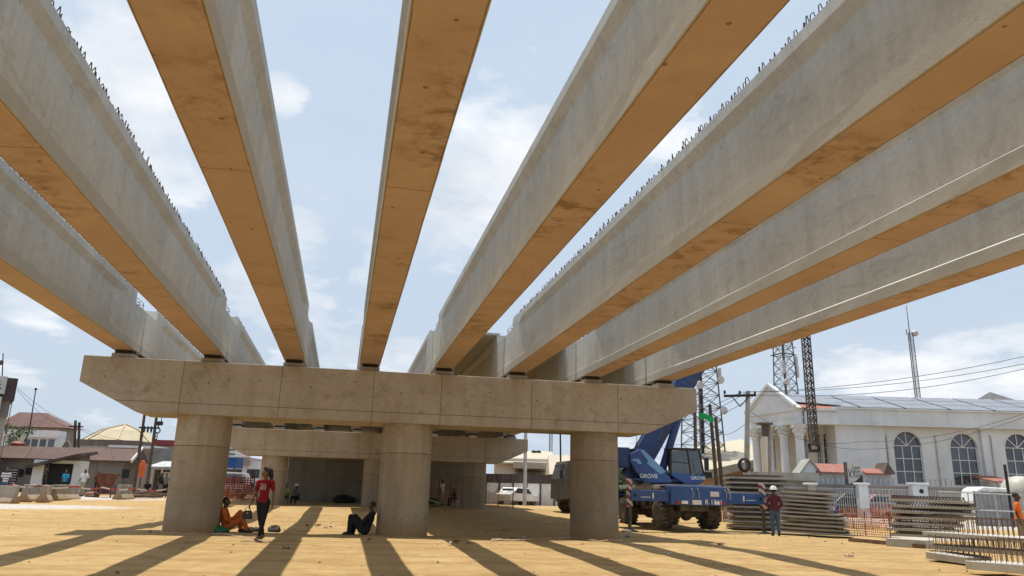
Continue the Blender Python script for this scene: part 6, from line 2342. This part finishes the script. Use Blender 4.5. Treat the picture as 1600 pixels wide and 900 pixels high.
for i in range(7):
    for j in range(20):
        an = 2 * math.pi * j / 20; rr_ = 1.25 * i / 6
        vs_.append((rr_ * math.cos(an), -.32 * (rr_ / 1.25) ** 2, zz + rr_ * math.sin(an)))
for i in range(6):
    for j in range(20): fs_.append((i * 20 + j, i * 20 + (j + 1) % 20, (i + 1) * 20 + (j + 1) % 20, (i + 1) * 20 + j))
o = MB().add(vs_, fs_).build('reflector', M('dish_grey', (.3, .3, .3), .5, .2), dt, smooth='all'); o.modifiers.new('thickness', 'SOLIDIFY').thickness = .03
MB().tube([(0, .1, -.2), (0, .1, zz)], .07, 8).build('mast', m_grime, dt)
MB().tube([(0, -.3, zz - 1.2), (0, -1.1, zz), (0, -.3, zz + 1.2)], .03, 6).build('feed_arm', m_grime, dt)

# small white gatehouse with a grille
t_, K2, p2 = ROOT('guard_house', 'small white guard house with a dark grille and a sagging lean-to roof', 'gatehouse', 90, 775, 61)
q0, q1 = K2(54, 717, 61), K2(126, 716, 61)
g0_, g1_ = K2(71, 724, 61), K2(110, 753, 61)
w_ = MB()
zt_ = K2(90, 719, 61).z
w_.span((q0.x, 0, -.3), (g0_.x, 1.4, zt_)); w_.span((g1_.x, 0, -.3), (q1.x, 1.4, zt_)); w_.span((g0_.x, 0, g0_.z), (g1_.x, 1.4, zt_)); w_.span((g0_.x, .9, -.3), (g1_.x, 1.4, g0_.z - .01))
w_.build('wall', pl_white, t_)
m_ = MB(); grid_panel(m_, g0_.x, g1_.x, max(g1_.z, .1), g0_.z, 12, 4, .02); m_.build('grille', m_black, t_)
m_ = MB().span((g0_.x + .05, .6, 0), (g1_.x - .05, .898, g0_.z)); m_.build('room_shade_block', m_black, t_)  # black block stands in for the shade inside, behind the grille
z0_, z1_ = K2(49, 725, 61).z, K2(134, 707, 61).z
m_ = MB().add([(K2(49, 725, 61).x, -.9, z0_ - .15), (K2(134, 708, 61).x, -.9, z1_ - .12), (K2(134, 708, 61).x, 1.8, z1_ + .18), (K2(49, 725, 61).x, 1.8, z0_ + .15)], [(0, 1, 2, 3)])
o = m_.build('roof', M('black_sheet', (.06, .05, .045), .8, .4), t_); o.modifiers.new('thickness', 'SOLIDIFY').thickness = .22
m_ = MB().prism([(K2(60, 719, 61).x, zt_), (q1.x, zt_), (q1.x, z1_ - .2), (K2(60, 719, 61).x, z0_ + .02)], .1, 1.35); m_.build('infill', plaster('dark_infill', (.14, .13, .12)), t_)

# pole pair with crossarm
tp_, d1_ = pole('left pole of the leaning pair with a crossarm before the left column', (209, 766), (227, 640), 60, .125, .10, m_pwood)
tq_, d2_ = pole('right pole of the leaning pair with a crossarm before the left column', (229, 766), (246, 640), 60, .125, .10, m_pwood)
a_, b_ = A(217, 668, 59.8), A(249, 669, 59.8)
inv = (Matrix.Translation(tp_.location) @ Matrix.Rotation(-YAW, 4, 'Z')).inverted()
a_, b_ = inv @ a_, inv @ b_
m_ = MB().bar(a_, b_, .1, .12)
for u in (.28, .45, .62): m_.lathe(a_.lerp(b_, u) + Vector((0, 0, -.12)), [(.05, -.25), (.08, -.1), (.08, .1), (.05, .25)], 8)
m_.build('crossarm', m_black, tp_)
t_, K2, p2 = ROOT('oval_sign', 'oval orange sign hanging on a grey wall between the leaning poles', 'sign', 221, 765, 66)
q_ = K2(221.5, 733, 66)
MB().lathe((0, 0, 0), [(.01, 0), (.40, .01), (.42, .04), (.40, .08), (.01, .09)], 24, 'y').build('panel', M('sign_orange', (.62, .14, .03), .5, .15), t_, loc=(q_.x, 0, q_.z)).scale = (.75, 1, 1.75)
MB().span((q_.x - .05, .02, -.2), (q_.x + .05, .1, q_.z)).build('post', m_grime, t_)

# hook and chain under the far girder
hk = thing('crane_hook', 'black crane hook block hanging under the left end of the pier cap', 'hook')
p = A(248, 662, 30); hk.location = p; hk.rotation_euler = (0, 0, -YAW)
hk.scale = (.72,) * 3
MB().box((0, 0, .02), (.42, .16, .22)).build('block', m_black, hk, bevel=.03)
m_ = MB().tube([(0, 0, -.08), (0, 0, -.2), (.06, 0, -.25)] + [(.0 + .13 * math.cos(a2), 0, -.37 + .13 * math.sin(a2)) for a2 in [R_(60 - 24 * i) for i in range(11)]], .035, 8)
m_.build('hook', m_black, hk, smooth=True)
m_ = MB()
for k in range(3): m_.tube([(.06 * math.cos(a2) + (-.03), .0 if k % 2 == 0 else 0, -.62 - .14 * k + .09 * math.sin(a2)) for a2 in [2 * math.pi * i / 12 for i in range(13)]], .02, 6)
m_.build('chain', m_grime, hk)
m_ = MB()
for s_ in (-1, 1): m_.tube([(s_ * .12, 0, .1), (s_ * .12, 0, (5.08 - p.z) / .72 + .05)], .02, 6)
m_.build('hoist_rope', m_black, hk)

# jersey barriers
m_barr = concrete('barrier_concrete', (0.38, 0.355, 0.31), (0.27, 0.22, 0.165), (), (), 0.0, 0.9, stain=(0.13, 0.095, 0.065), stain_amt=0.9, splash=.5)
def barrier(label, px0, px1, y0, y1, f0, f1):
    a_, b_ = A(px0, y0, f0), A(px1, y1, f1)
    a_.z, b_.z = gz(a_.x, a_.y), gz(b_.x, b_.y)
    c_ = (a_ + b_) / 2; d_ = b_ - a_
    ln = math.hypot(d_.x, d_.y)
    r3_ = random.Random(int(px1))
    prof = [(-.34, 0), (.34, 0), (.32, .12), (.15, .36), (.10, .88), (-.10, .88), (-.15, .36), (-.32, .12)]
    mb = MB()
    k_ = 7
    vs_ = []
    for i in range(k_ + 1):
        for (y, z) in prof:
            vs_.append((-ln / 2 + ln * i / k_, y + r3_.uniform(-.012, .012), z + r3_.uniform(-.012, .012) * (z > 0)))
    n8 = 8
    mb.add(vs_, [(i * n8 + j, i * n8 + (j + 1) % n8, (i + 1) * n8 + (j + 1) % n8, (i + 1) * n8 + j) for i in range(k_) for j in range(n8)] + [tuple(range(n8 - 1, -1, -1)), tuple(k_ * n8 + j for j in range(n8))])
    o = mb.build('jersey_barrier', m_barr, bevel=.02, loc=c_ - Vector((0, 0, .03)), rot=(0, 0, math.atan2(d_.y, d_.x)))
    tag(o, label, 'barrier', 'concrete barriers at the left')
barrier('concrete road barrier at the far left edge of the site', -60, 24, 785, 783, 40, 39.5)
barrier('concrete road barrier seen end on, second from the left', 36, 62, 779, 772, 42, 46.5)
barrier('concrete road barrier seen end on, third from the left', 66, 82, 780, 771, 42, 46.5)
barrier('concrete road barrier reaching towards the hopper, furthest right of the row', 84, 119, 775, 771, 44.5, 47.5)
barrier('broken concrete barrier lying by the timber pile', 184, 203, 775, 773, 48, 49.5)

# red and white tape
pts = [A(x, y, f) for x, y, f in ((-40, 760, 40), (20, 758, 41), (60, 760, 43), (118, 761, 46), (160, 762.5, 47), (210, 764, 48), (262, 765, 50), (330, 768, 52))]
tpm = NT('barrier_tape')
tc_ = tpm.n('ShaderNodeTexCoord'); sx_ = tpm.n('ShaderNodeSeparateXYZ'); tpm.l(tc_.outputs['Object'], sx_.inputs[0])
tpm.set(tpm.mix(tpm.math('LESS_THAN', tpm.math('FRACT', tpm.math('MULTIPLY', sx_.outputs['X'], 1.1)), .5), (.66, .62, .6), (.5, .06, .05)), .5)
old_tape = M('trodden_tape', (.36, .22, .15), .9, .5, 3, dirt=(.5, .42, .36), dscale=1.2)
m_ = MB()
vs_ = []
for i, (a_, b_) in enumerate(zip(pts[:-1], pts[1:])):
    for k in range(6):
        u = k / 6; q_ = a_.lerp(b_, u); q_.z -= .12 * 4 * u * (1 - u)
        vs_ += [q_, q_ + Vector((0, .02, .085))]
n_ = len(vs_) // 2
m_.add(vs_, [(2 * i, 2 * i + 2, 2 * i + 3, 2 * i + 1) for i in range(n_ - 1)])
o = m_.build('barrier_tape', tpm.mat); o.modifiers.new('thickness', 'SOLIDIFY').thickness = .004
tag(o, 'red and white warning tape strung along the left side of the site', 'tape')

# rusty hopper
q_ = G(163, 777)
t_ = thing('concrete_hopper', 'rusty steel concrete hopper on a four legged frame', 'hopper', q_, -YAW + .12)
t_.scale = (.68, .7, .84)
m_ = MB()
def frus(mb, w0, d0, z0, w1, d1, z1):
    v0 = [(-w0, -d0, z0), (w0, -d0, z0), (w0, d0, z0), (-w0, d0, z0)]; v1 = [(-w1, -d1, z1), (w1, -d1, z1), (w1, d1, z1), (-w1, d1, z1)]
    mb.add(v0 + v1, [(3, 2, 1, 0), (0, 1, 5, 4), (1, 2, 6, 5), (2, 3, 7, 6), (3, 0, 4, 7), (4, 5, 6, 7)])
frus(m_, .40, .36, .72, .82, .75, 1.75); frus(m_, .15, .15, .28, .40, .36, .719)
m_.span((-.86, -.8, 1.70), (.86, -.752, 1.78)); m_.span((-.86, .752, 1.70), (.86, .8, 1.78))
m_.build('body', m_rust, t_, bevel=.01)
for sx_2 in (-1, 1):
    for sy in (-1, 1):
        MB().bar((sx_2 * .78, sy * .62, -.05), (sx_2 * .60, sy * .5, .95), .09).build('leg', m_rust, t_)
m_ = MB()
for sy in (-1, 1): m_.bar((-.72, sy * .58, .3), (.72, sy * .58, .3), .06)
for sx_2 in (-1, 1): m_.bar((sx_2 * .72, -.58, .28), (sx_2 * .72, .58, .28), .06)
m_.build('brace', m_rust, t_)
# timber pile, rubble
r2 = random.Random(31)
for k in range(9):
    a_ = A(196 + r2.uniform(-8, 20), 770, 50 + r2.uniform(-1, 3)); b_ = A(256 + r2.uniform(-22, 6), 766, 52 + r2.uniform(-2, 3))
    a_.z = gz(a_.x, a_.y) + .08 + .10 * (k // 3); b_.z = gz(b_.x, b_.y) + .12 + .16 * (k // 3)
    c_ = (a_ + b_) / 2
    o = MB().bar(a_ - c_, b_ - c_, .2, .09).build('timber_plank', M('pile_timber_%d' % (k % 3), ((.17, .10, .07), (.24, .15, .1), (.10, .075, .06))[k % 3], .9, .4, 3), loc=c_)
    tag(o, 'rough timber plank in the loose pile left of the front column', 'plank', 'planks in the timber pile')
for k in range(16):
    px = r2.choice((r2.uniform(186, 262), r2.uniform(186, 262), r2.uniform(120, 150)))
    q_ = G(px, r2.uniform(772, 777))
    s_ = r2.uniform(.12, .34)
    mb = MB().ball((0, 0, s_ * .4), (s_ * r2.uniform(.9, 1.5), s_, s_ * .7), 7, 5)
    mb.v = [(a2[0] + r2.uniform(-.2, .2) * s_, a2[1] + r2.uniform(-.2, .2) * s_, a2[2] + r2.uniform(-.15, .15) * s_) for a2 in mb.v]
    o = mb.build('rubble_lump', M('rubble_%d' % (k % 3), ((.30, .2, .14), (.2, .11, .08), (.36, .33, .3))[k % 3], .95, .3, 5), loc=q_)
    tag(o, 'lump of rubble near the rusty hopper and timber pile', 'rubble', 'rubble lumps at the left')
wire('thin wire running from the left building to the pole pair', (A(27, 606, 62), A(120, 664, 80), A(222, 690, 60)), .014, .4)
wire('thin wire sagging from the left building over the hall roof', (A(27, 609, 62), A(122, 668, 80), A(262, 690, 62)), .014, .8)
tp2, d3 = pole('left of two short dark utility poles beside the tan roof', (113, 775), (118, 657), 74, .15, .12, m_pwood)
tp3, d4 = pole('right of two short dark utility poles beside the tan roof', (119, 775), (124, 660), 74, .15, .12, m_pwood)
MB().bar((d4.x - .9, -.1, d4.z - .4), (d4.x + .5, -.1, d4.z - .4), .1).build('crossarm', m_black, tp3)
bush('dark green tree between the far left building and the white block', 8, 775, 72, 1.5, 3.4, 900, 2.8, 5, 'small_tree', 'tree')

# behind the left column: container, vans, heap
t_, K2, p2 = ROOT('blue_container', 'bright blue cabin standing behind the left column', 'cabin', 358, 775, 74)
q0, q1 = K2(346, 714, 74), K2(367, 731, 74)
MB().span((q0.x, 0, q1.z), (q1.x, 2.2, q0.z)).build('shell', tiles('blue_sheet', (.03, .12, .38), 3), t_)
for x in (q0.x + .1, q1.x - .1): MB().span((x - .06, .1, -.2), (x + .06, .2, q1.z)).build('post', m_grime, t_)
t_, K2, p2 = ROOT('old_minibus', 'pale grey minibus parked beyond the red netting', 'minibus', 372, 778, 64)
q0, q1 = K2(350, 737, 64), K2(382, 764, 64)
mbs = MB().prism([(q0.x, .4), (q1.x, .4), (q1.x + .1, 1.1), (q1.x - .35, q0.z - .05), (q0.x + .1, q0.z)], 0, 1.8).build('body', M('bus_grey', (.36, .36, .37), .45, .15, 2), t_, bevel=.08)
MB().prism([(q0.x + .2, 1.15), (q1.x - .1, 1.15), (q1.x - .42, q0.z - .2), (q0.x + .2, q0.z - .2)], -.012, -.002).build('window', m_pane, mbs)
for x in (q0.x + .5, q1.x - .45): MB().lathe((x, .1, .36), [(.36, -.1), (.36, .12)], 18, 'y').build('wheel', m_tyre, t_)
t_, K2, p2 = ROOT('pale_building', 'pale building with a brown roof seen through the gap by the left column', 'building', 375, 775, 92)
box_house(K2, t_, 330, 410, 720, 92, 6, pl_white)
q0, q1 = K2(366, 714, 91.6), K2(388, 727, 91.6)
MB().span((q0.x, -.5, q1.z), (q1.x, 6, q0.z)).build('annex', plaster('mauve_wall', (.30, .22, .2)), t_)
for px in (350, 360, 371, 392, 399):
    q_ = K2(px, 740, 92); MB().span((q_.x - .5, -.03, q_.z - .5), (q_.x + .5, -.002, q_.z + .5)).build('window', m_pane, t_)
t_, K2, p2 = ROOT('white_tower_block', 'distant white block with grey window bands above the blue cabin', 'building', 352, 775, 120)
box_house(K2, t_, 342, 368, 690, 120, 8, pl_white)
for k in range(3):
    q0, q1 = K2(343, 694 + 7 * k, 119.8), K2(367, 697 + 7 * k, 119.8); MB().span((q0.x, -.05, q1.z), (q1.x, -.002, q0.z)).build('window', m_pane, t_)
small_car('silver car parked near the orange rubble left of the second pier', 392, 772, 66, M('silver_car', (.4, .42, .44), .3, .1, bump=0), -.3)
small_car('dark car parked beyond the silver car left of the second pier', 382, 770, 74, M('black_car', (.04, .04, .045), .3, .1, bump=0), .2)

# ------------------------------------------------------------------ litter on the sand
r2 = random.Random(77)
spots = [(700, 852), (716, 848), (735, 850), (800, 843), (815, 841), (770, 846), (900, 843), (925, 845), (945, 843), (965, 842), (980, 840), (495, 822), (505, 826), (480, 823), (515, 824), (640, 868), (660, 872), (690, 870), (420, 855), (445, 857), (300, 834), (325, 836), (270, 833), (785, 830), (840, 833), (1130, 852), (1285, 874), (1045, 868), (240, 829), (232, 833), (560, 842), (575, 845), (1195, 893), (1330, 870), (230, 866)]
cols = [(.34, .27, .2), (.14, .09, .06), (.42, .24, .18), (.22, .15, .10), (.5, .44, .38)]
for k, (px, py) in enumerate(spots[:15] + spots[19::2]):
    q_ = G(px + r2.uniform(-4, 4), py)
    s_ = r2.uniform(.05, .13)
    mb = MB()
    vs_ = []
    for i in range(5):
        for j in range(5):
            vs_.append(((i - 2) / 2 * s_ * r2.uniform(.7, 1.2), (j - 2) / 2 * s_ * .7 * r2.uniform(.7, 1.2), abs(r2.gauss(.03, .03))))
    mb.add(vs_, [(i * 5 + j, (i + 1) * 5 + j, (i + 1) * 5 + j + 1, i * 5 + j + 1) for i in range(4) for j in range(4)])
    o = mb.build('litter_scrap', M('litter_%d' % (k % 5), cols[k % 5], .9, .3, 6), loc=q_ + Vector((0, 0, .01)), rot=(0, 0, r2.uniform(0, 3)), smooth='all')
    o.modifiers.new('thickness', 'SOLIDIFY').thickness = .006
    tag(o, 'crumpled scrap of litter lying on the sand around the front columns', 'litter', 'litter scraps on the sand')
# old tape on the ground round the column feet
for k, (pp_l, lb) in enumerate((([(238, 832), (262, 836), (300, 837), (350, 837), (400, 846), (428, 851)], 'dirty strip of warning tape on the sand before the left column'), ([(770, 846), (800, 847), (830, 845), (890, 843), (935, 848), (985, 846)], 'dirty strip of warning tape on the sand before the right column'))):
    P3 = [G(*q_) + Vector((0, 0, .03)) for q_ in pp_l]
    vs_ = []
    for a_, b_ in zip(P3[:-1], P3[1:]):
        for i in range(5):
            q_ = a_.lerp(b_, i / 5); j = Vector((r2.uniform(-.04, .04), r2.uniform(-.06, .06), r2.uniform(0, .03)))
            vs_ += [q_ + j, q_ + j + Vector((0, .035, .02))]
    o = MB().add(vs_, [(2 * i, 2 * i + 2, 2 * i + 3, 2 * i + 1) for i in range(len(vs_) // 2 - 1)]).build('tape_strip', old_tape)
    o.modifiers.new('thickness', 'SOLIDIFY').thickness = .004
    tag(o, lb, 'tape')
